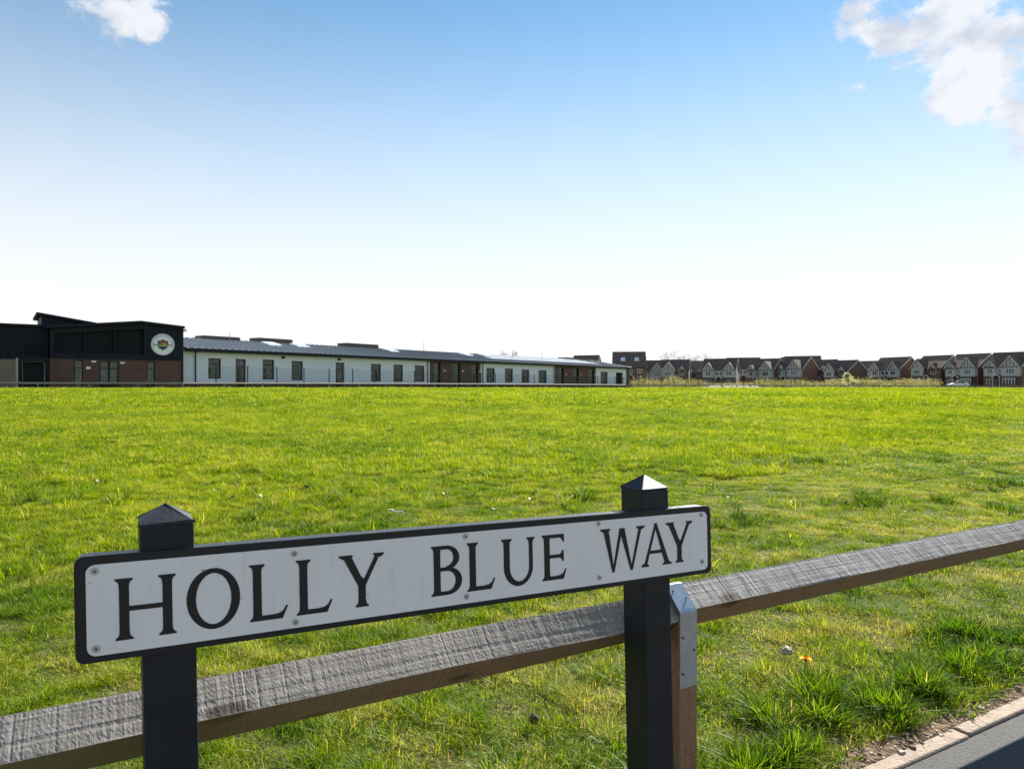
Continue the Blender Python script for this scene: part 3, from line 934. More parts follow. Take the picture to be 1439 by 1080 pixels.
def panel_mesh():
    m = MB(); b0, b1 = -.3, -1.9
    m.hexa([WF(46, b0 - .3, roof_z(b0 - .3) + .06), WF(47.05, b0 - .3, roof_z(b0 - .3) + .06), WF(47.05, b1, roof_z(b1) + .06), WF(46, b1, roof_z(b1) + .06),
            WF(46, b0 - .3, roof_z(b0 - .3) + .10), WF(47.05, b0 - .3, roof_z(b0 - .3) + .10), WF(47.05, b1, roof_z(b1) + .10), WF(46, b1, roof_z(b1) + .10)])
    return m.mesh('solar_panel', M_solar, parent_origin(school))
pm = panel_mesh()
slope = Vector((0, 0, roof_z(-2.0) - roof_z(-.4))) - WF.n * 1.6
for i in range(26):
    for j in range(3):
        if i < j * 2: continue
        link_mesh('solar_panel', pm, school, WF.u * (i * 1.1 - 4) + slope * (j * 1.03 + .55))
for a, h in ((1.2, .55), (6.6, .7), (32.0, 1.1), (50, .8), (57.5, 1.2)):
    mb = MB(); mb.tube(WF(a, -4, roof_z(-4) - .05), WF(a, -4, roof_z(-4) + h + .3), .03, .018, 6); mb.build('roof_mast', M_far_rail, school)
# little lamps, vents on the wall
for a, z in ((5.9, 2.55), (16.9, 2.6), (31.0, 2.5), (34.3, 2.5), (37.5, 2.5), (57.6, 2.4), (61.8, 2.4), (66.2, 2.4)):
    mb = MB(); mb.box(a - .13, a + .13, .045, .13, z, z + .13, WF); mb.build('wall_lamp', M_light, school)
for a in (9.3, 15.7):
    mb = MB(); mb.box(a - .18, a + .18, .003, .06, 3.3, 3.5, WF); mb.build('wall_vent', M_frame_dark, school)

# entrance hall block
HL = 8.48
CL = 2.79
hholes = [(1.42, 1.98, .62, 2.72, 0), (2.98, 4.18, .62, 2.70, 1), (6.0, 6.57, .62, 2.71, 0)]
mb = MB(); wall_with_holes(mb, HF, 0, HL, .1, CL, hholes, .3, 0); mb.build('brick_wall', M_brick, school)
window(HF, hholes[0], school, .08); window(HF, hholes[2], school, .08)
for k in range(2):
    w2 = (4.18 - 2.98) / 2
    window(HF, (2.98 + k * w2, 2.98 + (k + 1) * w2, .62, 2.70), school, .08, door=True)
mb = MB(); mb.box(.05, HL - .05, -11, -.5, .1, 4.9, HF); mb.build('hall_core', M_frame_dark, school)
for a, z, w, hh in ((1.55, 1.0, .35, .45), (6.2, 1.45, .3, .12), (3.2, 1.6, .2, .3), (3.85, 1.6, .2, .3)):
    mb = MB(); mb.box(a - w / 2, a + w / 2, -.45, -.4, z, z + hh, HF); mb.build('window_poster', mat('teal_print', (.35, .5, .45), .6), school)


def hroof(a):           # roof line of the hall front: low gable
    return 4.98 + (5.60 - 4.98) * a / 5.6 if a <= 5.6 else 5.60 - (5.60 - 5.34) * (a - 5.6) / (HL - 5.6)


# right-hand clad pier with the crest, built of upright cladding panels
def clad(fr, a0, a1, b, z0, ztop, n, parent, m=M_navy, thick=.25):
    for i in range(n):
        x0 = a0 + (a1 - a0) * i / n; x1 = a0 + (a1 - a0) * (i + 1) / n
        mb = MB()
        mb.prism([(x0 + .012, z0), (x1 - .012, z0), (x1 - .012, ztop(x1)), (x0 + .012, ztop(x0))], b - thick, b, lambda a, bb, c: fr(a, bb, c))
        mb.build('cladding_panel', m, parent)
    mb = MB(); mb.prism([(a0, z0 + .01), (a1, z0 + .01), (a1, ztop(a1) - .01), (a0, ztop(a0) - .01)], b - thick - .02, b - .03, lambda a, bb, c: fr(a, bb, c))
    mb.build('cladding_backing', M_navy2, parent)


clad(HF, 5.81, HL, .06, CL + .004, lambda a: hroof(a) - .12, 7, school)
clad(HF, 0, .30, .06, CL + .004, lambda a: hroof(a) - .12, 1, school)
# three dark glazed bays between mullions above the entrance
clad(HF, .30, 5.81, .05, CL + .004, lambda a: 3.20, 12, school)
for a0, a1 in ((.30, 2.06), (2.12, 3.91), (3.97, 5.79)):
    mb = MB(); mb.prism([(a0 + .03, 3.22), (a1 - .03, 3.22), (a1 - .03, hroof(a1) - .5), (a0 + .03, hroof(a0) - .5)], -.35, -.30, lambda a, b, c: HF(a, b, c))
    o = mb.build('glazed_bay', M_bay, school)
for a in (2.09, 3.94):
    mb = MB(); mb.box(a - .05, a + .05, -.3, .0, 3.205, hroof(a) - .45, HF); mb.build('mullion', M_navy, school)
mb = MB(); mb.prism([(.30, hroof(.3) - .5), (5.80, hroof(5.8) - .5), (5.80, hroof(5.8) - .12), (.30, hroof(.3) - .12)], -.28, .06, lambda a, b, c: HF(a, b, c)); mb.build('bay_header', M_navy, school)
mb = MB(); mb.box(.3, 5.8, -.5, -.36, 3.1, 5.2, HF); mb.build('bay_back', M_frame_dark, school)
# roof slab with overhang
mb = MB()
for p, q in ((-.15, 5.6), (5.6, HL + .08)):
    zp, zq = hroof(max(p, 0)), hroof(min(q, HL))
    mb.hexa([HF(p, .35, zp - .12), HF(q, .35, zq - .12), HF(q, -11, zq - .12), HF(p, -11, zp - .12), HF(p, .35, zp + .06), HF(q, .35, zq + .06), HF(q, -11, zq + .06), HF(p, -11, zp + .06)])
mb.build('hall_roof', M_navy2, school)
mb = MB(); mb.box(HL - .3, HL - .005, -11, -.31, .1, 5.2, HF); mb.build('side_wall', M_navy, school)
mb = MB(); mb.box(HL - .10, HL + .03, -.30, .075, .1, 5.18, HF); mb.build('corner_trim', M_navy2, school)
mb = MB(); mb.box(HL + .05, HL + .25, -.05, .12, 5.0, 5.2, HF); mb.build('floodlight', M_light, school)
for a, z in ((2.62, 2.56), (4.42, 2.50)):
    mb = MB(); mb.box(a - .14, a + .14, .004, .12, z, z + .12, HF); mb.build('wall_lamp', M_light, school)
mb = MB(); mb.box(2.16, 2.42, .004, .03, 2.08, 2.26, HF); mb.build('plaque', M_light, school)
# raised mono-pitch volume behind
mb = MB()
def tz(a): return 6.02 - .155 * (a + .2)
mb.prism([(-.3, 4.8), (5.6, 4.8), (5.6, tz(5.6)), (-.3, tz(-.3))], -9.5, -4.0, lambda a, b, c: HF(a, b, c)); tower = mb.build('upper_hall', M_navy, school)
mb = MB(); mb.hexa([HF(-.6, -3.7, tz(-.6) + .01), HF(5.8, -3.7, tz(5.8) + .01), HF(5.8, -9.8, tz(5.8) + .01), HF(-.6, -9.8, tz(-.6) + .01),
                    HF(-.6, -3.7, tz(-.6) + .18), HF(5.8, -3.7, tz(5.8) + .18), HF(5.8, -9.8, tz(5.8) + .18), HF(-.6, -9.8, tz(-.6) + .18)])
mb.build('upper_roof', M_navy2, school)
# lower wing on the left with a pale-framed roller door
LB = -1.2
clad(HF, -9, -.02, LB, 2.85, lambda a: 4.98 + .006 * a, 20, school)
lh = [(-1.55, -.22, .5, 2.62, 1)]
mb = MB(); wall_with_holes(mb, HF, -9, -.02, .1, 2.84, lh, .3, LB); 
for i, v in enumerate(mb.v): pass
mb.build('lower_wall', M_navy2, school)
mb = MB(); mb.box(-2.0, -1.5, LB - .2, LB + .08, .5, 2.84, HF); mb.box(-.27, -.04, LB - .2, LB + .08, .5, 2.84, HF); mb.box(-1.5, -.27, LB - .2, LB + .08, 2.55, 2.84, HF)
mb.build('door_surround', mat('pale_grey_frame', (.60, .64, .66), .6), school)
dr = empty('roller_door', (0, 0, 0)); dr.parent = school
dr.location = (0, 0, 0)
for k in range(10):
    z = .5 + k * .205
    mb = MB(); mb.box(-1.49, -.28, LB - .17, LB - .1 + .01 * (k % 2), z, z + .195, HF); mb.build('door_slat', M_frame_dark, dr, org=parent_origin(school))
mb = MB(); mb.box(-2.2 + .9, -.4, LB + .004, LB + .05, 3.1, 3.75, HF); mb.build('louvre_panel', M_bay, school)
mb = MB(); mb.box(-9, -.0, LB - 10, LB + .25, 5.0, 5.16, HF); mb.build('lower_roof', M_navy2, school)
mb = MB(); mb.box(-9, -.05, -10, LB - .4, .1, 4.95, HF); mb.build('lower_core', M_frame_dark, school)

# crest: round white disc with ring, shield and lettering-like ring marks
cr = (7.08, 3.98, .80)


def disc(mb, ca, cz, r, b0, b1, n=40, a0=0, a1=360):
    mb.prism([(ca + r * math.cos(R(a0 + (a1 - a0) * k / n)), cz + r * math.sin(R(a0 + (a1 - a0) * k / n))) for k in range(n if a1 - a0 == 360 else n + 1)], b0, b1, lambda a, b, c: HF(a, b, c))


mb = MB(); disc(mb, cr[0], cr[1], cr[2], .065, .12); crest = mb.build('crest', mat('crest_white', (.85, .87, .9), .5), school)
M_ink = mat('crest_ink', (.16, .20, .28), .6)
mb = MB()
for k in range(40):                                     # two arcs of tiny characters
    th = 200 - k * 5.6 if k < 40 else 0
    if k in (8, 19, 30): continue
    for rr, dh in ((.655, .085),):
        c0, s0 = math.cos(R(th)), math.sin(R(th))
        ca, cz = cr[0] + rr * c0, cr[1] + rr * s0
        w, h = .016, dh / 2
        tx, tz_ = -s0, c0
        mb.prism([(ca + tx * w + c0 * h, cz + tz_ * w + s0 * h), (ca - tx * w + c0 * h, cz - tz_ * w + s0 * h), (ca - tx * w - c0 * h, cz - tz_ * w - s0 * h), (ca + tx * w - c0 * h, cz + tz_ * w - s0 * h)], .121, .126, lambda a, b, c: HF(a, b, c))
mb.build('ring_lettering', M_ink, crest)
mb = MB()
for k in range(40):
    t0, t1 = k * 9, k * 9 + 9
    p = [(cr[0] + r * math.cos(R(t)), cr[1] + r * math.sin(R(t))) for r, t in ((.75, t0), (.75, t1), (.77, t1), (.77, t0))]
    mb.prism(p, .121, .125, lambda a, b, c: HF(a, b, c))
mb.build('ring_line', M_ink, crest)


def shield(pts, b1, m, name):
    mb = MB(); mb.prism([(cr[0] + x, cr[1] + y) for x, y in pts], .121, b1, lambda a, b, c: HF(a, b, c)); mb.build(name, m, crest)


shield([(-.36, .28), (-.2, .26), (0, .40), (.2, .26), (.36, .28), (.36, -.05), (.3, -.25), (0, -.44), (-.3, -.25), (-.36, -.05)], .128, mat('crest_navy', (.03, .05, .12), .6), 'shield')
shield([(-.28, .18), (0, .32), (.28, .18), (.28, .0), (-.28, .0)], .132, mat('crest_maroon', (.28, .05, .07), .6), 'shield_band')
shield([(-.28, .02), (-.06, .14), (.04, .04), (.04, -.09), (-.28, -.09)], .135, mat('crest_green', (.08, .25, .10), .6), 'shield_quarter')
shield([(.0, .1), (.26, .1), (.26, -.09), (.0, -.09)], .138, mat('crest_orange', (.7, .30, .08), .6), 'shield_quarter')
shield([(-.62, .03), (-.34, .0), (-.34, -.06), (.34, -.06), (.34, .0), (.62, .03), (.60, -.05), (.38, -.12), (-.38, -.12), (-.60, -.05)], .141, mat('crest_grey', (.25, .30, .28), .6), 'scroll')
shield([(-.34, -.10), (.34, -.10), (.34, -.135), (-.34, -.135)], .145, mat('crest_yellow', (.75, .65, .2), .6), 'stripe')

# ------------------------------------------------------------------ fences by the school
def lerp(p, q, t): return (p[0] + (q[0] - p[0]) * t, p[1] + (q[1] - p[1]) * t)


def run_points(poly, step):
    out = []
    for p, q in zip(poly[:-1], poly[1:]):
        L = math.hypot(q[0] - p[0], q[1] - p[1]); n = max(1, round(L / step))
        for i in range(n): out.append((lerp(p, q, i / n), lerp(p, q, (i + 1) / n)))
    return out


def mesh_fence(poly, h, step, label):
    root = empty('mesh_fence', (poly[0][0], poly[0][1], gzf(*poly[0])), label, 'fence')
    mbp = MB(); mbp.box(-.03, .03, -.03, .03, -.2, h + .05); mbp.box(-.035, .035, -.035, .035, h + .05, h + .07)
    pme = mbp.mesh('post', M_green_post)
    runs = run_points(poly, step)
    cache = {}
    for k, (p, q) in enumerate(runs):
        zp = gzf(*p)
        base = Vector((p[0], p[1], zp)) - root.location
        d = Vector((q[0] - p[0], q[1] - p[1], 0)); L = d.length; yaw = math.atan2(d.y, d.x)
        link_mesh('post', pme, root, base, (0, 0, yaw))
        key = round(L, 2)
        if key not in cache:
            m = MB()
            t = .0035
            for z in np.arange(.06, h + .01, .2):
                m.box(.035, L - .035, -.004, .004, z - .004, z + .004)
            for x in np.arange(.06, L - .04, .1):
                m.box(x - .0025, x + .0025, -.003, .003, .06, h)
            cache[key] = m.mesh('mesh_panel', M_green_post)
        link_mesh('mesh_panel', cache[key], root, base, (0, math.atan2(-(gzf(*q) - zp), L), yaw))
    q = runs[-1][1]
    link_mesh('post', pme, root, Vector((q[0], q[1], gzf(*q))) - root.location)


w0, w1 = WF(1.2, 2.6, 0), WF(LW + 2, 2.6, 0)
mesh_fence([(w0.x, w0.y), (w1.x, w1.y)], 1.75, 2.75, 'dark wire mesh fence in front of the white classroom wing')
mesh_fence([(w1.x + .6, w1.y + .3), (61, 139)], 1.7, 2.75, 'dark wire mesh fence right of the school below the scrub')


def knee_rail(poly, label, step=3.0):
    root = empty('knee_rail_fence', (poly[0][0], poly[0][1], gzf(*poly[0])), label, 'fence')
    m = MB(); m.box(-.05, .05, -.05, .05, -.3, .40); pme = m.mesh('post', M_far_rail)
    runs = run_points(poly, step); cache = {}
    for p, q in runs:
        zp, zq = gzf(*p), gzf(*q)
        base = Vector((p[0], p[1], zp)) - root.location
        d = Vector((q[0] - p[0], q[1] - p[1], zq - zp)); L = d.length; yaw = math.atan2(d.y, d.x)
        link_mesh('post', pme, root, base, (0, 0, yaw))
        key = round(L, 2)
        if key not in cache:
            m = MB(); r = .05
            m.hexa([(0, -r, .43), (L, -r, .43), (L, 0, .372), (0, 0, .372), (0, 0, .488), (L, 0, .488), (L, r, .43), (0, r, .43)])
            cache[key] = m.mesh('rail', M_far_rail)
        link_mesh('rail', cache[key], root, base, (0, -math.asin((zq - zp) / L), yaw))


knee_rail([(-44, 34.5), (-33.5, 40.5), (-22.2, 48), (15.2, 95)], 'low timber rail along the far field edge before the school')
knee_rail([(15.5, 95.3), (110, 151)], 'low timber rail along the far field edge before the houses')

# upright board fence at the far left
bf = empty('board_fence', (-33.2, 46.0, gzf(-33.2, 46)), 'brown upright board fence left of the dark entrance block', 'fence')
fd = Vector((.93, .37, 0))
fyaw = math.atan2(fd.y, fd.x)
for k in range(34):
    m = MB(); hgt = 1.98 + random.uniform(-.015, .015); m.box(-.056, .056, -.016 + .012 * (k % 2), .006 + .012 * (k % 2), -.1, hgt)
    m.build('board', M_fenceboard, bf, org=(0, 0, 0)).location = fd * (-k * .137 + .9)
    bf.children[-1].rotation_euler = (0, 0, fyaw)
for k in range(3):
    m = MB(); m.box(-.05, .05, -.07, .03, -.2, 2.08); o = m.build('post', mat('pale_post', (.42, .38, .31), .8, noise_scale=4), bf, org=(0, 0, 0)); o.location = fd * (1.02 - k * 1.85); o.rotation_euler = (0, 0, fyaw)
for z in (.5, 1.5):
    m = MB(); m.box(-3.7, .95, .03, .08, z, z + .09); o = m.build('cross_rail', M_fenceboard, bf, org=(0, 0, 0)); o.rotation_euler = (0, 0, fyaw)

# ------------------------------------------------------------------ houses
def hwindow(mbdummy, root, x, z, w, h, y, cols=2, face='front', depth=0):
    m = MB(); t = .07
    m.box(x - w / 2, x + w / 2, y - .05, y + .02, z, z + t); m.box(x - w / 2, x + w / 2, y - .05, y + .02, z + h - t, z + h)
    for k in range(cols + 1):
        xx = x - w / 2 + (w - t) * k / cols
        m.box(xx, xx + t, y - .05, y + .02, z + t, z + h - t)
    o = m.build('window', M_upvc, root, org=(0, 0, 0))
    m = MB(); m.box(x - w / 2 + t, x + w / 2 - t, y - .02, y - .005, z + t, z + h - t); m.build('pane', M_hpane, o, org=(0, 0, 0))
    return o


def gable(root, x0, x1, z0, ze, zr, y, depth, m_wall, timber=True, strips=5):
    """projecting front gable: wall, tiled roof, barge boards, timber strips"""
    xm = (x0 + x1) / 2
    m = MB(); m.prism([(x0, z0), (x1, z0), (x1, ze), (xm, zr), (x0, ze)], y, y + depth + 1.2, lambda a, b, c: (a, b, c)); g = m.build('gable_wall', m_wall, root, org=(0, 0, 0))
    m = MB(); o = .25
    sl = (zr - ze) / (xm - x0)
    for sg in (-1, 1):
        xe = xm + sg * ((x1 - x0) / 2 + o)
        ye = ze - sl * o
        p = [(xe, ye + .03), (xm, zr + .03), (xm, zr + .20), (xe, ye + .20)]
        m.prism(p, y - .3, y + depth + 3.9, lambda a, b, c: (a, b, c))
    m.build('gable_roof', M_tile, root, org=(0, 0, 0))
    m = MB()
    for sg in (-1, 1):
        xe = xm + sg * ((x1 - x0) / 2 + o); ye = ze - sl * o
        m.prism([(xe, ye - .12), (xm, zr - .12), (xm, zr + .12), (xe, ye + .12)], y - .36, y - .305, lambda a, b, c: (a, b, c))
    m.build('barge_board', M_verge, root, org=(0, 0, 0))
    if timber:
        for k in range(strips):
            xx = x0 + (x1 - x0) * (k + .5) / strips
            top = zr - abs(xx - xm) * sl - .1
            m = MB(); m.box(xx - .06, xx + .06, y - .03, y - .001, ze - .25, top); m.build('timber_strip', M_timber, g, org=(0, 0, 0))
        m = MB(); m.box(x0, x1, y - .035, y - .002, ze - .40, ze - .25); m.build('timber_strip', M_timber, g, org=(0, 0, 0))


def house_body(root, W, D, ze, zr, tile, brick=M_hbrick, upper=None):
    """front at y=0 facing -y, ridge along x"""
    m = MB(); m.prism([(0, -.3), (D, -.3), (D, ze), (D / 2, zr), (0, ze)], 0, W, lambda y, x, z: (x, y, z)); m.build('wall', brick, root, org=(0, 0, 0))
    m = MB(); sl = (zr - ze) / (D / 2); o = .35
    for y0, y1 in ((-o, D / 2), (D + o, D / 2)):
        z0 = ze - sl * o
        p = [(y0, z0 + .04), (y1, zr + .04), (y1, zr + .22), (y0, z0 + .22)]
        m.prism(p, -.18, W + .18, lambda y, x, z: (x, y, z))
    r = m.build('roof', tile, root, org=(0, 0, 0))
    m = MB(); m.box(-.2, W + .2, D / 2 - .12, D / 2 + .12, zr + .16, zr + .30); m.build('ridge_tiles', M_tileb, r, org=(0, 0, 0))
    for x in (-.2, W + .18):
        for y0, y1 in ((-o, D / 2), (D + o, D / 2)):
            z0 = ze - sl * o
            m = MB(); m.prism([(y0, z0 - .05), (y1, zr - .05), (y1, zr + .24), (y0, z0 + .24)], x, x + .03, lambda y, xx, z: (xx, y, z))
            m.build('verge', M_verge, r, org=(0, 0, 0))
    m = MB(); m.box(-.15, W + .15, -o - .12, -o, ze - sl * o + .02, ze - sl * o + .14); m.build('gutter', M_timber, root, org=(0, 0, 0))
    if upper:
        m = MB(); m.box(.05, W - .05, -.06, -.002, 2.75, ze - .05); m.build('render_panel', upper, root, org=(0, 0, 0))


def porch(root, x, w):
    m = MB(); zz = 2.35
    for sg in (-1, 1):
        m.prism([(x + sg * (w / 2 + .2), zz), (x, zz + .75), (x, zz + .87), (x + sg * (w / 2 + .2), zz + .12)], -1.2, 0, lambda a, b, c: (a, b, c))
    p = m.build('porch', M_tile, root, org=(0, 0, 0))
    m = MB()
    for sg in (-1, 1):
        m.prism([(x + sg * (w / 2 + .22), zz - .05), (x, zz + .70), (x, zz + .9), (x + sg * (w / 2 + .22), zz + .15)], -1.26, -1.205, lambda a, b, c: (a, b, c))
        m.box(x + sg * w / 2 - .05, x + sg * w / 2 + .05, -1.15, -1.05, -.1, zz + .02)
    m.build('porch_frame', M_upvc, p, org=(0, 0, 0))
    m = MB(); m.box(x - .5, x + .5, -.03, .02, 0, 2.1); m.build('door', M_door, root, org=(0, 0, 0))


def bay(root, x, w, d=.7):
    m = MB(); m.box(x - w / 2, x + w / 2, -d, -.002, 0, .75); b = m.build('bay', M_hbrick, root, org=(0, 0, 0))
    m = MB(); m.hexa([(x - w / 2 - .1, -d - .1, 2.2), (x + w / 2 + .1, -d - .1, 2.2), (x + w / 2 + .1, -.07, 2.2), (x - w / 2 - .1, -.07, 2.2),
                      (x - w / 2 - .1, -d - .1, 2.3), (x + w / 2 + .1, -d - .1, 2.3), (x + w / 2 + .1, -.07, 2.75), (x - w / 2 - .1, -.07, 2.75)]); m.build('bay_roof', M_tile, b, org=(0, 0, 0))
    m = MB(); m.box(x - w / 2 + .06, x + w / 2 - .06, -d + .06, -.07, .76, 2.19); m.build('pane', M_hpane, b, org=(0, 0, 0))
    m = MB()
    for k in range(4):
        xx = x - w / 2 + (w - .08) * k / 3; m.box(xx, xx + .08, -d - .0, -d + .05, .76, 2.19)
    m.box(x - w / 2, x + w / 2, -d - .02, -d + .05, 1.75, 1.83)
    m.build('window', M_upvc, b, org=(0, 0, 0))


def house_twin(label, tile):
    r = empty('house', (0, 0, 0), label, 'house', None)
    W, D = 8.6, 9.6
    house_body(r, W, D, 5.1, 8.35, tile, upper=M_render)
    gable(r, 4.5, 8.3, 2.7, 5.2, 7.5, -.7, .7, M_render)
    gable(r, .4, 3.0, 2.7, 5.0, 6.4, -.35, .35, M_render, strips=3)
    m = MB(); m.box(4.55, 8.25, -.65, -.003, -.3, 2.69); m.build('ground_floor_wall', M_hbrick, r, org=(0, 0, 0))
    hwindow(None, r, 6.4, 3.3, 1.9, 1.25, -.72, 3); hwindow(None, r, 1.7, 3.35, 1.3, 1.15, -.37, 2); hwindow(None, r, 3.75, 3.5, .7, 1.0, -.08, 1)
    porch(r, 3.5, 1.5); 
    m = MB(); m.box(5.0, 7.8, -1.4, -.66, 0, .7); m.build('bay', M_hbrick, r, org=(0, 0, 0))
    m = MB(); m.box(5.06, 7.74, -1.34, -.67, .71, 2.15); m.build('bay_pane', M_hpane, r, org=(0, 0, 0))
    m = MB()
    for k in range(5):
        xx = 5.0 + 2.72 * k / 4; m.box(xx, xx + .09, -1.42, -1.35, .71, 2.15)
    m.box(5.0, 7.8, -1.43, -1.35, 2.05, 2.2); m.build('bay_frame', M_upvc, r, org=(0, 0, 0))
    m = MB(); m.hexa([(4.85, -1.55, 2.21), (7.95, -1.55, 2.21), (7.95, -.71, 2.21), (4.85, -.71, 2.21), (4.85, -1.55, 2.3), (7.95, -1.55, 2.3), (7.95, -.71, 2.72), (4.85, -.71, 2.72)]); m.build('bay_roof', M_tile, r, org=(0, 0, 0))
    hwindow(None, r, 1.5, .8, 1.5, 1.2, -.03, 2)
    return r


def house_garage(label, tile):
    r = empty('house', (0, 0, 0), label, 'house', None)
    W, D = 8.4, 9.0
    house_body(r, W, D, 5.0, 8.1, tile)
    gable(r, .5, 4.3, -.3, 5.1, 7.3, -1.0, 1.0, M_hbrick, timber=False)
    m = MB(); m.prism([(.55, 3.0), (4.25, 3.0), (4.25, 5.05), (2.4, 7.15), (.55, 5.05)], -1.04, -1.002, lambda a, b, c: (a, b, c)); g = m.build('render_panel', M_render, r, org=(0, 0, 0))
    for x in (1.2, 2.4, 3.6):
        m = MB(); m.box(x - .06, x + .06, -1.07, -1.041, 5.0, 7.0 - abs(x - 2.4) * 1.15); m.build('timber_strip', M_timber, g, org=(0, 0, 0))
    hwindow(None, r, 2.4, 3.4, 1.7, 1.2, -1.07, 3)
    m = MB(); m.box(1.1, 3.7, -1.05, -1.002, -.1, 2.15); gd = m.build('garage_door', M_upvc, r, org=(0, 0, 0))
    for k in range(1, 4):
        m = MB(); m.box(1.12, 3.68, -1.062, -1.051, .52 * k - .02, .52 * k + .02); m.build('panel_groove', M_verge, gd, org=(0, 0, 0))
    hwindow(None, r, 6.3, 3.4, 1.6, 1.2, -.03, 2); hwindow(None, r, 6.9, .8, 1.6, 1.25, -.03, 2)
    porch(r, 5.2, 1.4)
    gable(r, 5.3, 7.3, 4.7, 4.9, 6.1, -.25, .4, M_render, strips=2)
    return r


def house_wide(label, tile):
    r = empty('house', (0, 0, 0), label, 'house', None)
    W, D = 9.6, 8.6
    house_body(r, W, D, 5.1, 8.2, tile, upper=M_render)
    gable(r, .3, 3.3, 2.7, 5.1, 7.0, -.5, .5, M_render, strips=4); gable(r, 6.2, 9.3, 2.7, 5.1, 7.0, -.5, .5, M_render, strips=4)
    for x in (1.8, 7.75): hwindow(None, r, x, 3.35, 1.6, 1.2, -.52, 2)
    hwindow(None, r, 4.2, 3.4, 1.0, 1.1, -.08, 1); hwindow(None, r, 5.4, 3.4, 1.0, 1.1, -.08, 1)
    for x in (1.8, 7.75): hwindow(None, r, x, .8, 1.8, 1.25, -.03, 3)
    porch(r, 4.8, 1.6)
    return r


def house_loft(label, tile):
    r = empty('house', (0, 0, 0), label, 'house', None)
    W, D = 8.8, 9.0
    house_body(r, W, D, 5.3, 9.3, tile)
    for x in (2.6, 6.4):
        y = 2.0; z = 5.3 + 4.0 * y / 4.5 + .2
        m = MB(); s = 4.0 / 4.5
        m.hexa([(x - .6, y - .5, z - .5 * s), (x + .6, y - .5, z - .5 * s), (x + .6, y + .6, z + .6 * s), (x - .6, y + .6, z + .6 * s),
                (x - .6, y - .56, z - .5 * s + .12), (x + .6, y - .56, z - .5 * s + .12), (x + .6, y + .54, z + .6 * s + .12), (x - .6, y + .54, z + .6 * s + .12)]); m.build('roof_window', M_skyl, r, org=(0, 0, 0))
    for x in (1.7, 4.4, 7.1):
        hwindow(None, r, x, 3.4, 1.4, 1.2, -.03, 2)
    for x in (1.7, 7.1): hwindow(None, r, x, .8, 1.6, 1.25, -.03, 2)
    porch(r, 4.4, 1.6)
    return r


# yaw: house local +x is along the facade (left to right seen from the front)
def at(px, Z):
    return ((px - 719.5) / 1000 * Z, Z)


def hz(x, y): return gzf(x, y)


protos = {}
HG = 'houses on the estate beyond the field'


def add_house(kind, px, Z, beta, label, s=1.0, dz=0., tile=None):
    """px, Z: right-hand front corner; beta: how far the front turns to the left"""
    tile = tile or M_tile
    key = (kind, tile.name)
    if key not in protos:
        fn = {'twin': house_twin, 'garage': house_garage, 'wide': house_wide, 'loft': house_loft}[kind]
        r = fn(label, tile); protos[key] = r
    else:
        r = copy_tree(protos[key])
    r['label'] = label; r['group'] = HG
    W = {'twin': 8.6, 'garage': 8.4, 'wide': 9.6, 'loft': 8.8}[kind] * s
    x, y = at(px, Z)
    yaw = -R(beta)
    ux, uy = math.cos(yaw), math.sin(yaw)
    r.location = (x - ux * W, y - uy * W, hz(x, y) + dz)
    r.rotation_euler = (0, 0, yaw); r.scale = (s, s, s)


H_ = add_house
H_('twin', 1436, 168, 62, 'rightmost house with big half-timbered gable and white bay window', 1.0)
H_('twin', 1374, 178, 67, 'second house from the right, tall half-timbered gable, brown roof behind car', 1.0, 0, M_tileb)
H_('garage', 1322, 187, 69, 'third house from the right with dark brick side wall', 1.02, 0, M_tileb)
H_('wide', 1265, 197, 67, 'fourth house from the right with broad white upper floor and brick side', 1.0, 0, M_tileb)
H_('garage', 1192, 200, 62, 'low house with lit brick side wall behind the pale bush', .92)
H_('garage', 1166, 214, 52, 'dark-roofed house with garage left of the lit brick side wall', 1.0)
H_('twin', 1128, 209, 48, 'house with tall half-timbered gable and the highest ridge mid-row', 1.05)
H_('wide', 1150, 232, 30, 'long dark roof standing behind the mid-row gabled houses', 1.15, .5)
H_('twin', 1087, 212, 44, 'half-timbered house with two white gables mid-row', 1.0)
H_('wide', 1034, 208, 24, 'white-fronted house with twin matching gables above the scrub', 1.0)
H_('wide', 1068, 236, 18, 'dark roofed house set behind the twin white gables', 1.1, .5)
H_('garage', 990, 222, 20, 'low brown-roofed house left of the twin white gables', .88, 0, M_tileb)
H_('garage', 968, 214, 16, 'house with single white gable and porch above the scrub', 1.0)
H_('twin', 933, 216, 10, 'small half-timbered house beside the tall loft house', .95)
H_('loft', 908, 205, 6, 'tall dark house with two roof windows beside the school end', 1.05, .3)
H_('wide', 1236, 238, 44, 'brown roof showing behind the lit brick side wall', 1.0, .3, M_tileb)
H_('wide', 1004, 246, 10, 'brown roof showing behind the low house and scrub', 1.0, .6, M_tileb)
H_('loft', 838, 240, 20, 'dark roof peeping over the school roof near its end', 1.0, 1.2)

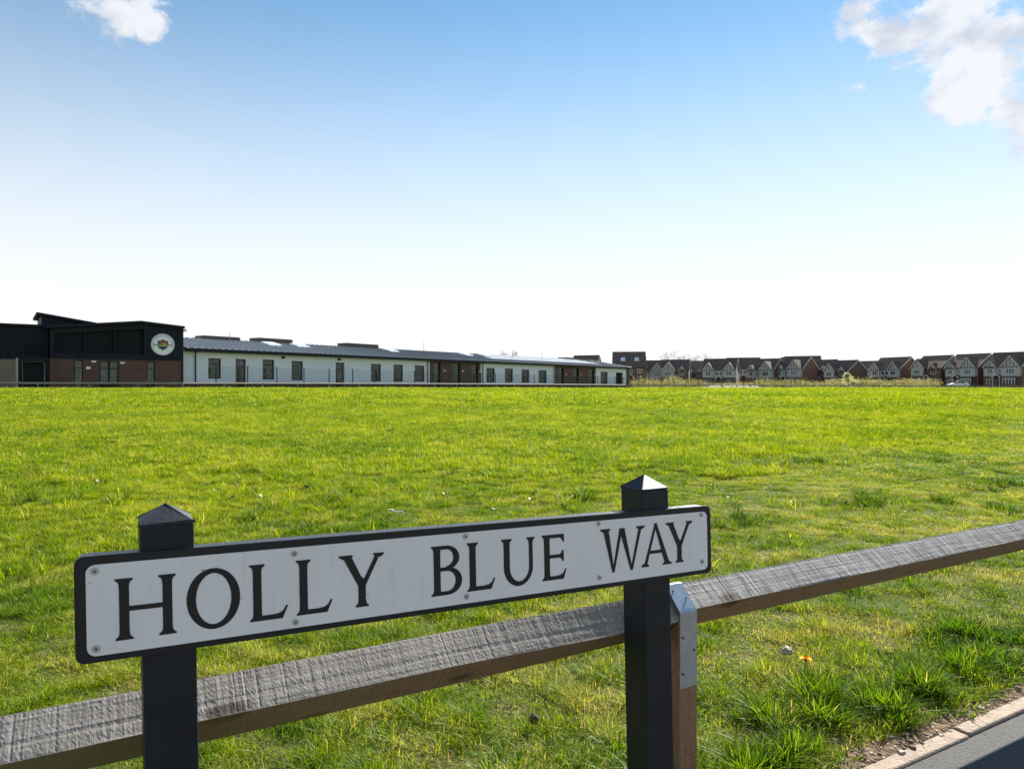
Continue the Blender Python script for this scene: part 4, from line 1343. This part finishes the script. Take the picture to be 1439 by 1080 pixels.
# ------------------------------------------------------------------ white car
def car(loc, yaw, label):
    r = empty('parked_car', loc, label, 'car', rz=yaw)
    L, Wd = 4.1, 1.72
    body = [(-2.05, .35), (-1.7, .22), (1.7, .22), (2.05, .34), (2.05, .62), (1.95, .78), (1.0, .95), (-1.75, .98), (-2.02, .85)]
    m = MB(); m.prism(body, -Wd / 2, Wd / 2, lambda a, b, c: (a, b, c)); o = m.build('body', M_car, r, org=(0, 0, 0)); bevel(o, .07, 3)
    cab = [(1.05, .93), (.25, 1.42), (-.2, 1.47), (-1.3, 1.42), (-1.85, .96)]
    m = MB()
    n = len(cab); hw0, hw1 = Wd / 2 - .06, Wd / 2 - .24
    ring = []
    for sgn in (-1, 1):
        ring.append([(a, sgn * (hw0 if c < 1.1 else hw1), c) for a, c in cab])
    m.poly(ring[0]); m.poly(ring[1])
    for i in range(n):
        j = (i + 1) % n; m.poly([ring[0][i], ring[0][j], ring[1][j], ring[1][i]])
    o = m.build('roof', M_car, r, org=(0, 0, 0)); bevel(o, .04, 2)
    for sgn in (-1, 1):
        m = MB()
        def side(a, c): 
            t = (c - .96) / (1.42 - .96); y = hw0 + (hw1 - hw0) * t + .012
            return (a, sgn * y, c)
        m.poly([side(.80, 1.02), side(.25, 1.36), side(-.30, 1.39), side(-.30, 1.02)]); m.poly([side(-.38, 1.02), side(-.38, 1.39), side(-1.15, 1.35), side(-1.5, 1.02)])
        m.build('side_window', M_cglass, r, org=(0, 0, 0))
    m = MB(); m.poly([(1.02, -.70, 1.0), (1.02, .70, 1.0), (.34, .60, 1.395), (.34, -.60, 1.395)]); m.build('windscreen', M_cglass, r, org=(0, 0, 0))
    m = MB(); m.poly([(-1.86, -.68, 1.02), (-1.86, .68, 1.02), (-1.42, .60, 1.37), (-1.42, -.60, 1.37)]); m.build('rear_window', M_cglass, r, org=(0, 0, 0))
    for a in (-1.3, 1.28):
        for sgn in (-1, 1):
            m = MB(); m.tube((a, sgn * .68, .31), (a, sgn * .875, .31), .31, n=20); w = m.build('wheel', M_tyre, r, org=(0, 0, 0))
            m = MB(); m.tube((a, sgn * .86, .31), (a, sgn * .885, .31), .19, n=16); m.build('rim', M_rim, w, org=(0, 0, 0))
    for sgn in (-1, 1):
        m = MB(); m.box(1.93, 2.06, sgn * .62 - .16, sgn * .62 + .16, .62, .75); m.build('headlight', M_skyl, r, org=(0, 0, 0))
        m = MB(); m.box(-2.05, -1.95, sgn * .7 - .1, sgn * .7 + .1, .65, .85); m.build('tail_light', mat('tail_red', (.4, .02, .02), .3), r, org=(0, 0, 0))


cx, cy = at(1346, 160)
car((cx, cy, gzf(cx, cy) + .02), R(160), 'white parked car in front of the houses at the right')

# ------------------------------------------------------------------ vegetation
def blade_mesh(name, base, h, w, az, lean, mat_, segs=3, curl=1.6, rnd=None):
    """many curved blades in one mesh. base (n,3); h,w,az,lean (n,)"""
    n = len(h)
    d = np.stack([np.cos(az), np.sin(az), np.zeros(n)], 1)          # lean direction
    s = np.stack([-np.sin(az), np.cos(az), np.zeros(n)], 1)         # width direction
    tw = rng.uniform(-.9, .9, n)[:, None]
    s = s * np.cos(tw) + d * np.sin(tw)
    rows = []
    for k in range(segs):
        t = k / segs
        p = base + d * (lean * h * t ** curl)[:, None] + np.array([0, 0, 1.]) * (h * (t - .30 * lean * t * t))[:, None]
        ww = (w * (1 - .55 * t) * .5)[:, None]
        rows.append(p - s * ww); rows.append(p + s * ww)
    tip = base + d * (lean * h)[:, None] + np.array([0, 0, 1.]) * (h * (1 - .30 * lean))[:, None]
    rows.append(tip)
    nv = 2 * segs + 1
    verts = np.stack(rows, 1).reshape(-1, 3)
    o = (np.arange(n) * nv)[:, None]
    loops = []; tot = []
    fl = []
    for k in range(segs - 1):
        fl.append(o + np.array([[2 * k, 2 * k + 1, 2 * k + 3, 2 * k + 2]]))
    q = np.concatenate(fl, 0) if fl else np.zeros((0, 4), int)
    tr = o + np.array([[2 * segs - 2, 2 * segs - 1, 2 * segs]])
    me = bpy.data.meshes.new(name)
    me.vertices.add(len(verts)); me.vertices.foreach_set('co', verts.ravel().astype(np.float32))
    nl = q.size + tr.size
    me.loops.add(nl); me.loops.foreach_set('vertex_index', np.concatenate([q.ravel(), tr.ravel()]).astype(np.int32))
    npoly = len(q) + len(tr)
    me.polygons.add(npoly)
    ls = np.concatenate([np.arange(len(q)) * 4, q.size + np.arange(len(tr)) * 3]).astype(np.int32)
    me.polygons.foreach_set('loop_start', ls)
    me.update(calc_edges=True)
    a = me.attributes.new('rnd', 'FLOAT', 'POINT')
    r = rng.random(n) if rnd is None else rnd
    a.data.foreach_set('value', np.repeat(r, nv).astype(np.float32))
    me.materials.append(mat_)
    return me


def tile_blades(name, size, n, hr, wr, mat_, clump=.5):
    xy = rng.uniform(-size / 2, size / 2, (n, 2))
    # clumps: pull part of the blades towards random centres and make them taller there
    c = rng.uniform(-size / 2, size / 2, (max(4, int(size * size * 30)), 2))
    which = rng.integers(0, len(c), n); pull = rng.random(n) < clump
    sig = .05 if size < .8 else .10
    xy[pull] = c[which[pull]] + rng.normal(0, sig, (pull.sum(), 2))
    xy = (xy + size / 2) % size - size / 2
    ph = rng.uniform(0, 6.28, 6)
    k = 2 * np.pi / size
    hf = 1 + .34 * np.sin(k * xy[:, 0] * 2 + ph[0]) * np.sin(k * xy[:, 1] * 2 + ph[1]) + .24 * np.sin(k * xy[:, 0] * 5 + ph[2]) * np.sin(k * xy[:, 1] * 4 + ph[3])
    h = rng.uniform(*hr, n) * hf * np.where(pull, 1.3, .82)
    base = np.concatenate([xy, np.full((n, 1), -.006)], 1)
    return blade_mesh(name, base, h, rng.uniform(*wr, n), rng.uniform(0, 6.283, n), np.clip(rng.normal(.75, .35, n), .05, 1.5), mat_)


def scatter(name, pts, rots, scales, idx, protos_, kindlabel, cat):
    """one object whose geometry nodes put a grass tile on each of its points"""
    pc = bpy.data.collections.new(name + '_tiles')
    for i, me in enumerate(protos_):
        o = bpy.data.objects.new('%s_tile_%02d' % (name, i), me); pc.objects.link(o)
    me = bpy.data.meshes.new(name); me.from_pydata([tuple(p) for p in pts], [], [])
    for nm, ty, vals in (('rotz', 'FLOAT_VECTOR', rots), ('scl', 'FLOAT_VECTOR', scales), ('pick', 'INT', idx)):
        at_ = me.attributes.new(nm, ty, 'POINT')
        at_.data.foreach_set('vector' if ty == 'FLOAT_VECTOR' else 'value', np.asarray(vals).ravel())
    o = link_mesh(name, me); tag(o, kindlabel, cat, kind='stuff')
    g = bpy.data.node_groups.new(name, 'GeometryNodeTree')
    g.interface.new_socket('Geometry', in_out='INPUT', socket_type='NodeSocketGeometry'); g.interface.new_socket('Geometry', in_out='OUTPUT', socket_type='NodeSocketGeometry')
    N = g.nodes.new; lk = g.links.new
    gi, go = N('NodeGroupInput'), N('NodeGroupOutput')
    ci = N('GeometryNodeCollectionInfo'); ci.inputs['Collection'].default_value = pc; ci.inputs['Separate Children'].default_value = True; ci.inputs['Reset Children'].default_value = True
    ip = N('GeometryNodeInstanceOnPoints'); ip.inputs['Pick Instance'].default_value = True
    def na(nm, dt):
        q = N('GeometryNodeInputNamedAttribute'); q.data_type = dt; q.inputs['Name'].default_value = nm; return q.outputs['Attribute']
    lk(gi.outputs[0], ip.inputs['Points']); lk(ci.outputs[0], ip.inputs['Instance'])
    lk(na('pick', 'INT'), ip.inputs['Instance Index']); lk(na('rotz', 'FLOAT_VECTOR'), ip.inputs['Rotation']); lk(na('scl', 'FLOAT_VECTOR'), ip.inputs['Scale'])
    lk(ip.outputs[0], go.inputs[0])
    md = o.modifiers.new('scatter', 'NODES'); md.node_group = g
    return o


def meadow_edge(x, y):
    """signed distance beyond the line where the mown strip ends"""
    return (y - 7.6) * .755 - (x - 2.44) * .656


def field_height(x, y):
    m = sstep(-.5, .8, meadow_edge(x, y) + .5 * np.sin(x * 1.1) + .3 * np.sin(x * 2.9 + y))
    big = .5 + .5 * np.sin(x * .55 + 1.7 * np.sin(y * .33 + .4)) * np.sin(y * .62 + 1.1 * np.sin(x * .27))
    return .62 + .38 * m + .30 * (big - .5)


def grass_band(name, size, y0, y1, tiles, label, vis=.80, keep=lambda x, y: True):
    """square tiles laid in rows parallel to the path"""
    pts = []; rots = []; scl = []; idx = []
    L = int(140 / size)
    for ia in range(-L, L):
        for ib in range(0, L):
            a = ia * size + rng.uniform(-.02, .02) * size; b = .02 + (ib + .5) * size
            x = P0.x + UH.x * a + NB.x * b; y = P0.y + UH.y * a + NB.y * b
            if y < y0 or y >= y1 or abs(x) > vis * y + size + .3: continue
            if not keep(x, y): continue
            pts.append((x, y, gzf(x, y)))
            # lean the tile with the ground
            e = .3; gx = (gzf(x + e, y) - gzf(x - e, y)) / (2 * e); gy = (gzf(x, y + e) - gzf(x, y - e)) / (2 * e)
            q = Vector((-gx, -gy, 1)).normalized().rotation_difference(Vector((0, 0, 1))).inverted()
            rz = YAW + math.pi / 2 * rng.integers(0, 4)
            eu = (q.to_matrix() @ Matrix.Rotation(rz, 3, 'Z')).to_euler()
            rots.append(tuple(eu)); fh = float(field_height(x, y)) * rng.uniform(.88, 1.12)
            scl.append((1, 1, fh)); idx.append(int(rng.integers(0, len(tiles))))
    return scatter(name, pts, rots, scl, idx, tiles, label, 'grass')


near_tiles = [tile_blades('near_%d' % i, .5, 8500, (.022, .052), (.0014, .0030), M_grass) for i in range(6)]
mid_tiles = [tile_blades('mid_%d' % i, 1.0, 11000, (.035, .075), (.0035, .0075), M_grass) for i in range(6)]
far_tiles = [tile_blades('far_%d' % i, 1.5, 6500, (.05, .11), (.011, .022), M_grass) for i in range(6)]
grass_band('near_grass', .5, .7, 8.3, near_tiles, 'short green and straw-coloured grass beside the fence')
grass_band('meadow_grass', 1.0, 7.5, 21.2, mid_tiles, 'bright green grass in the middle of the field')
grass_band('far_grass', 1.5, 20, 47, far_tiles, 'bright green grass rising to the far edge of the field', vis=.78)


# tall rough tufts along the fence line and darker tufts in the field
def tufts(name, spots, mat_, label, wr=(.0024, .0046)):
    B = []; H = []; Wd = []; A = []; Ln = []; Rn = []
    for x, y, h, r, n in spots:
        t = rng.uniform(0, 6.283, n); rr = r * np.sqrt(rng.random(n))
        bx, by = x + rr * np.cos(t), y + rr * np.sin(t)
        B.append(np.stack([bx, by, gz(bx, by) - .005], 1))
        H.append(h * rng.uniform(.45, 1.15, n)); Wd.append(rng.uniform(*wr, n) * (1 + y / 9)); A.append(t + rng.normal(0, .7, n)); Ln.append(np.clip(.25 + .75 * rr / r + rng.normal(0, .25, n), .05, 1.5))
        Rn.append(np.clip(rng.uniform(0, 1) * .5 + rng.random(n) * .6, 0, .999))
    me = blade_mesh(name, np.concatenate(B), np.concatenate(H), np.concatenate(Wd), np.concatenate(A), np.concatenate(Ln), mat_, segs=4, rnd=np.concatenate(Rn))
    o = link_mesh(name, me); return tag(o, label, 'grass', kind='stuff')


spots = []
mounds = []
aa_ = -.3
while aa_ < 6:                                          # rough grass grows in mounds with gaps between them
    mounds.append((aa_, float(np.clip(rng.normal(.17, .10), .04, .42)), rng.uniform(.6, 1.15) * (.6 if aa_ < 1.0 else 1)))
    aa_ += rng.uniform(.06, .15)
for ma, mbb, ms in mounds:
    for q in range(int(rng.integers(9, 15))):
        da, db = rng.normal(0, .055, 2)
        a, b = ma + da, mbb + db
        if b < .0: continue
        p = P0 + UH * a + NB * b
        h = (.055 + .065 * math.exp(-(da * da + db * db) / .004)) * ms * rng.uniform(.75, 1.15)
        if b < .05: h *= .6
        spots.append((p.x, p.y, h, rng.uniform(.025, .055), int(rng.integers(45, 80))))
for k in range(330):
    a = rng.uniform(-.4, 6.0); b = rng.uniform(-.015, .42)
    if b < .05 and rng.random() < .55: continue
    p = P0 + UH * a + NB * b
    spots.append((p.x, p.y, rng.uniform(.025, .05), rng.uniform(.03, .07), int(rng.integers(30, 60))))
tufts('verge_grass', spots, M_tuft, 'long rough grass growing along the foot of the fence')
spots = []
for px, py, w in ((1230, 707, 60), (1185, 712, 35), (1320, 706, 34), (1045, 738, 40), (1030, 732, 30), (1395, 683, 30), (1330, 652, 24), (1140, 650, 46), (1085, 655, 36), (1380, 690, 30), (1420, 682, 22), (1405, 717, 30), (1225, 715, 24),
                  (340, 668, 22), (345, 660, 16), (700, 655, 24), (705, 648, 22), (640, 668, 18), (30, 708, 30), (95, 707, 36), (165, 705, 26), (200, 655, 24), (265, 655, 20), (480, 702, 30), (820, 700, 22), (360, 730, 26), (440, 742, 20), (870, 660, 24), (1010, 740, 30)):
    # walk the ray down to the ground to find where this tuft stands
    rx, rz_ = (px - 719.5) / 1000, (540 - py) / 1000
    yy = 1.5
    while 1 + rz_ * yy > gzf(rx * yy, yy) and yy < 60: yy += .02
    wid = w / 1000 * yy
    for k in range(max(3, int(wid / .05))):
        spots.append((rx * yy + rng.uniform(-.5, .5) * wid, yy + rng.uniform(-.12, .12), rng.uniform(.07, .13), rng.uniform(.03, .07), 45))
for k in range(420):
    y = 3 + 26 * rng.random() ** 1.1; x = rng.uniform(-.75, .75) * y
    if off(x, y) < .8: continue
    spots.append((x, y, rng.uniform(.06, .12), rng.uniform(.03, .08), 26))
tufts('field_tufts', spots, M_darktuft, 'darker grass tufts scattered over the field')


spots = []
for k in range(2300):
    y = 3.2 + 30 * rng.random() ** 1.25; x = rng.uniform(-.76, .76) * y
    if off(x, y) < .9: continue
    if float(meadow_edge(x, y)) < 0 and rng.random() < .6: continue
    s_ = 1 + y / 40
    spots.append((x, y, rng.uniform(.055, .105) * s_, rng.uniform(.03, .09) * s_, 24))
tufts('field_clumps', spots, M_grass, 'taller bright green grass clumps all over the field')


# broad-leaved weeds (docks) in the field
def weeds():
    v = []; f = []; rn = []
    n = 0
    while n < 800:
        y = 5.5 + 24 * rng.random() ** 1.15; x = rng.uniform(-.76, .76) * y
        if off(x, y) < 1.2 or (float(meadow_edge(x, y)) < 0 and rng.random() < .75): continue
        n += 1
        z = gzf(x, y); R0 = rng.uniform(.03, .075)
        for q in range(int(rng.integers(5, 10))):
            az = rng.uniform(0, 6.283); el = rng.uniform(.25, 1.15); L = R0 * rng.uniform(.6, 1.2); w = L * rng.uniform(.14, .24)
            d = np.array([math.cos(az) * math.cos(el), math.sin(az) * math.cos(el), math.sin(el)]); s = np.array([-math.sin(az), math.cos(az), 0]); s = s + np.array([0, 0, rng.uniform(-.5, .5)])
            p = np.array([x, y, z + .008]); b = len(v)
            for t, ww in ((.0, .25), (.35, 1.), (.7, .8)):
                c = p + d * L * t - np.array([0, 0, .25 * L * t * t])
                v += [c - s * w * ww, c + s * w * ww]
            v.append(p + d * L - np.array([0, 0, .25 * L]))
            f += [[b, b + 1, b + 3, b + 2], [b + 2, b + 3, b + 5, b + 4], [b + 4, b + 5, b + 6]]
            rn += [rng.random()] * 7
    me = bpy.data.meshes.new('weeds'); me.from_pydata([tuple(p) for p in v], [], f)
    a = me.attributes.new('rnd', 'FLOAT', 'POINT'); a.data.foreach_set('value', np.array(rn, np.float32)); me.materials.append(M_weed)
    tag(link_mesh('field_weeds', me), 'broad-leaved weeds standing in the field grass', 'weeds', kind='stuff')


weeds()


# stones, grit and dead leaves on the bare soil beside the path edging
def grit():
    m = MB()
    for k in range(1300):
        a = rng.uniform(.2, 5); b = -.05 + abs(rng.normal(0, .085))
        p = P0 + UH * a + NB * b; r = rng.uniform(.002, .0065) if rng.random() < .96 else rng.uniform(.007, .013)
        z = gzf(p.x, p.y) + r * .3
        q = [Vector((math.cos(t), math.sin(t), 0)) * r * rng.uniform(.7, 1.3) for t in (0, 1.3, 2.5, 3.8, 5.1)]
        mi = 0 if rng.random() < .3 else 1
        c = Vector((p.x, p.y, z - r * .5)); hh_ = r * rng.uniform(.5, .9)
        tp = [c + q[i] * rng.uniform(.55, .8) + Vector((0, 0, hh_ * rng.uniform(.8, 1.2))) for i in range(5)]
        for i in range(5): m.poly([c + q[i], c + q[(i + 1) % 5], tp[(i + 1) % 5], tp[i]], mi)
        m.poly(tp, mi)
    o = m.build('path_edge_grit', [M_stone, mat('soil_crumb', (.16, .10, .06), .95)], org=(0, 0, 0)); tag(o, 'small stones and soil crumbs along the path edging', 'grit', kind='stuff')


grit()


def lump(name, loc, r, mat_, label, cat, squash=.7, seed=1, n=10):
    r3 = random.Random(seed)
    m = MB(); rings = []
    for i in range(n + 1):
        th = math.pi * i / n; ring = []
        for j in range(14):
            ph = 2 * math.pi * j / 14
            d = Vector((math.sin(th) * math.cos(ph), math.sin(th) * math.sin(ph), math.cos(th)))
            k = 1 + .35 * mnoise.noise(d * 1.8 + Vector((seed * 3.1, 0, 0)))
            ring.append((d.x * r * k, d.y * r * k * .85, d.z * r * k * squash))
        rings.append(ring)
    for i in range(n):
        for j in range(14):
            m.poly([rings[i][j], rings[i][(j + 1) % 14], rings[i + 1][(j + 1) % 14], rings[i + 1][j]])
    o = m.build(name, mat_, org=(0, 0, 0), smooth=True); o.location = loc
    return tag(o, label, cat)


def ground_at(px, py):
    rx, rz_ = (px - 719.5) / 1000, (540 - py) / 1000
    yy = 1.2
    while 1 + rz_ * yy > gzf(rx * yy, yy) and yy < 60: yy += .01
    return Vector((rx * yy, yy, gzf(rx * yy, yy)))


p = ground_at(1106, 928); lump('stone', p + Vector((0, 0, .035)), .021, M_stone, 'small pale round stone lying in the grass left of the dandelion', 'stone', seed=2)
p = ground_at(750, 1022); lump('soil_clod', p + Vector((0, 0, .024)), .016, M_clod, 'small dark clod in the grass below the name board', 'clod', .9, seed=5)
# dandelion
p = ground_at(1130, 950) + Vector((0, 0, .012)); df = empty('dandelion', p, 'single yellow dandelion flower in the grass by the path', 'flower')
m = MB(); m.tube((0, 0, 0), (.004, -.004, .048), .0022, .0018, 7); m.build('stem', M_stem, df, org=(0, 0, 0))
m = MB()
for ring_, (nn, L, el) in enumerate(((22, .019, .12), (20, .016, .45), (14, .012, .85), (8, .008, 1.25))):
    for k in range(nn):
        az = 2 * math.pi * (k + .5 * (ring_ % 2)) / nn + random.uniform(-.08, .08)
        d = Vector((math.cos(az) * math.cos(el), math.sin(az) * math.cos(el), math.sin(el))); s = Vector((-math.sin(az), math.cos(az), 0)) * .0022
        c = Vector((.004, -.004, .048))
        m.poly([c - s * .5, c + s * .5, c + d * L + s, c + d * L * 1.08, c + d * L - s])
m.build('petals', M_petal, df, org=(0, 0, 0))
m = MB(); m.tube((.004, -.004, .040), (.004, -.004, .047), .003, .006, 10); m.build('calyx', M_stem, df, org=(0, 0, 0))
# scrap of litter
p = ground_at(556, 733); m = MB()
prev = None
for k in range(9):
    t = k / 8; c = Vector((-.06 + .12 * t, .01 * math.sin(t * 5), .075 - .02 * t + .006 * math.sin(t * 9)))
    row = [c + Vector((.004, -.012, .012)), c + Vector((0, 0, .004)), c + Vector((-.003, .012, .013))]
    if prev:
        for i in range(2): m.poly([prev[i], row[i], row[i + 1], prev[i + 1]])
    prev = row
lt = m.build('litter_scrap', M_litter, org=(0, 0, 0)); lt.location = p; so = lt.modifiers.new('solid', 'SOLIDIFY'); so.thickness = .0015
tag(lt, 'white crumpled scrap of litter in the grass just above the board', 'litter')


# ------------------------------------------------------------------ scrub and trees beyond the field
def leaf_cloud(centres, n_per, leaf, mat_, name, parent=None, org=Vector((0, 0, 0))):
    v = []; f = []; rn = []
    for c, r in centres:
        k = int(n_per)
        d = rng.normal(0, 1, (k, 3)); d /= np.linalg.norm(d, axis=1)[:, None]
        rad = (rng.random(k) ** .6)[:, None]
        p = np.array(c) + d * rad * np.array(r) * rng.uniform(.75, 1.15, (k, 1))
        a = rng.normal(0, 1, (k, 3)); a /= np.linalg.norm(a, axis=1)[:, None]
        b = np.cross(a, rng.normal(0, 1, (k, 3))); b /= np.linalg.norm(b, axis=1)[:, None]
        s = leaf * rng.uniform(.6, 1.4, (k, 1))
        i0 = len(v)
        q = np.stack([p - a * s, p + b * s * .5, p + a * s, p - b * s * .5], 1) - np.array(org)
        v += q.reshape(-1, 3).tolist()
        f += (i0 + np.arange(k * 4).reshape(k, 4)).tolist()
        rn += np.repeat(rng.random(k), 4).tolist()
    me = bpy.data.meshes.new(name); me.from_pydata(v, [], f); me.materials.append(mat_)
    at_ = me.attributes.new('rnd', 'FLOAT', 'POINT'); at_.data.foreach_set('value', np.array(rn, np.float32))
    return link_mesh(name, me, parent)


cen = []
for k in range(95):
    px = 884 + 430 * (k + rng.random()) / 95; Z = rng.uniform(150, 178) if px < 1180 else rng.uniform(150, 166)
    x, y = at(px, Z)
    hh = rng.uniform(.5, 1.35) * (1.35 if px < 960 else 1.0)
    if 990 < px < 1060: hh *= .6
    cen.append(((x, y, gzf(x, y) + hh * .8), (rng.uniform(1.2, 2.6), rng.uniform(1.2, 2.2), hh)))
o = leaf_cloud(cen, 420, .12, M_scrub, 'scrub'); tag(o, 'pale olive scrub below the houses right of the school', 'scrub', kind='stuff')
cx, cy = at(1000, 150)
pb = at(1192, 150)
sh = empty('pale_shrub', (pb[0], pb[1], gzf(*pb)), 'pale silvery shrub in front of the lit brick side wall', 'shrub')
M_silver = grass_mat('silver_leaf', (.30, .29, .24), (.45, .43, .38), (.5, .46, .4), strip=False, gloss=.02)
q = sh.location
o = leaf_cloud([((q.x, q.y, q.z + 1.6), (1.3, 1.2, 1.3)), ((q.x + 1.2, q.y, q.z + .9), (1.2, 1.0, .9)), ((q.x - .3, q.y, q.z + 2.6), (.7, .7, .7))], 900, .11, M_silver, 'crown', sh, q)
m = MB(); m.tube((0, 0, -.1), (0, 0, 1.6), .07, .03, 6); m.tube((0, 0, .4), (.9, 0, 1.2), .04, .02, 6); m.build('stem', M_bark, sh, org=(0, 0, 0))


# bare soil bank behind the mesh fence
def bank(pxs, Z0, Z1, z1, name, m_):
    v = []; f = []
    n = 40
    for i in range(n + 1):
        px = pxs[0] + (pxs[1] - pxs[0]) * i / n
        for j, (Z, dz) in enumerate(((Z0, -.05), (Z0 + 2, .35 * z1), ((Z0 + Z1) / 2, z1 * (.8 + .3 * math.sin(i * 1.3))), (Z1, z1 * (.7 + .2 * math.sin(i * .9))), (Z1 + 6, -.1))):
            x, y = at(px, Z); e = math.sin(math.pi * i / n) ** .5
            v.append((x, y, gzf(x, y) + dz * e - .02))
    for i in range(n):
        for j in range(4):
            a = i * 5 + j; f.append([a, a + 5, a + 6, a + 1])
    me = bpy.data.meshes.new(name); me.from_pydata(v, [], f); me.materials.append(m_); me.polygons.foreach_set('use_smooth', [True] * len(f))
    tag(link_mesh(name, me), kind='structure')


bank((985, 1070), 143, 152, .8, 'soil_bank', mat('pale_soil', (.13, .105, .075), .95, noise_scale=.5, var=.3))


def bare_tree(px, Z, h, label, seed):
    x, y = at(px, Z); r3 = random.Random(seed)
    t = empty('bare_tree', (x, y, gzf(x, y)), label, 'tree')
    m = MB(); m.tube((0, 0, -.2), (.1, 0, h * .45), .22, .14, 7); m.build('trunk', M_bark, t, org=(0, 0, 0))
    m = MB()
    def grow(p, d, L, r, dep):
        q = p + d * L; m.tube(p, q, r, r * .6, 5 if dep > 2 else 4, caps=False)
        if dep == 0: return
        for k in range(3 if dep > 1 else 4):
            nd = (d + Vector((r3.uniform(-.8, .8), r3.uniform(-.8, .8), r3.uniform(-.1, .6)))).normalized()
            grow(p + d * L * r3.uniform(.6, 1), nd, L * r3.uniform(.6, .8), r * .55, dep - 1)
    for k in range(5):
        a = k * 1.257 + r3.random(); grow(Vector((.1 * .8, 0, h * (.32 + .03 * k))), Vector((math.cos(a) * .7, math.sin(a) * .7, .9)).normalized(), h * .2, .08, 4)
    m.build('crown', M_bark, t, org=(0, 0, 0))


bare_tree(942, 262, 15.2, 'bare-branched tree showing above the roofs right of the loft house', 1)
bare_tree(966, 268, 14.6, 'bare-branched tree showing above the low brown roof', 2)
bare_tree(984, 266, 14.4, 'bare-branched tree showing left of the twin white gables', 3)
bare_tree(715, 180, 11.2, 'bare tree top showing above the middle of the school roof', 4)
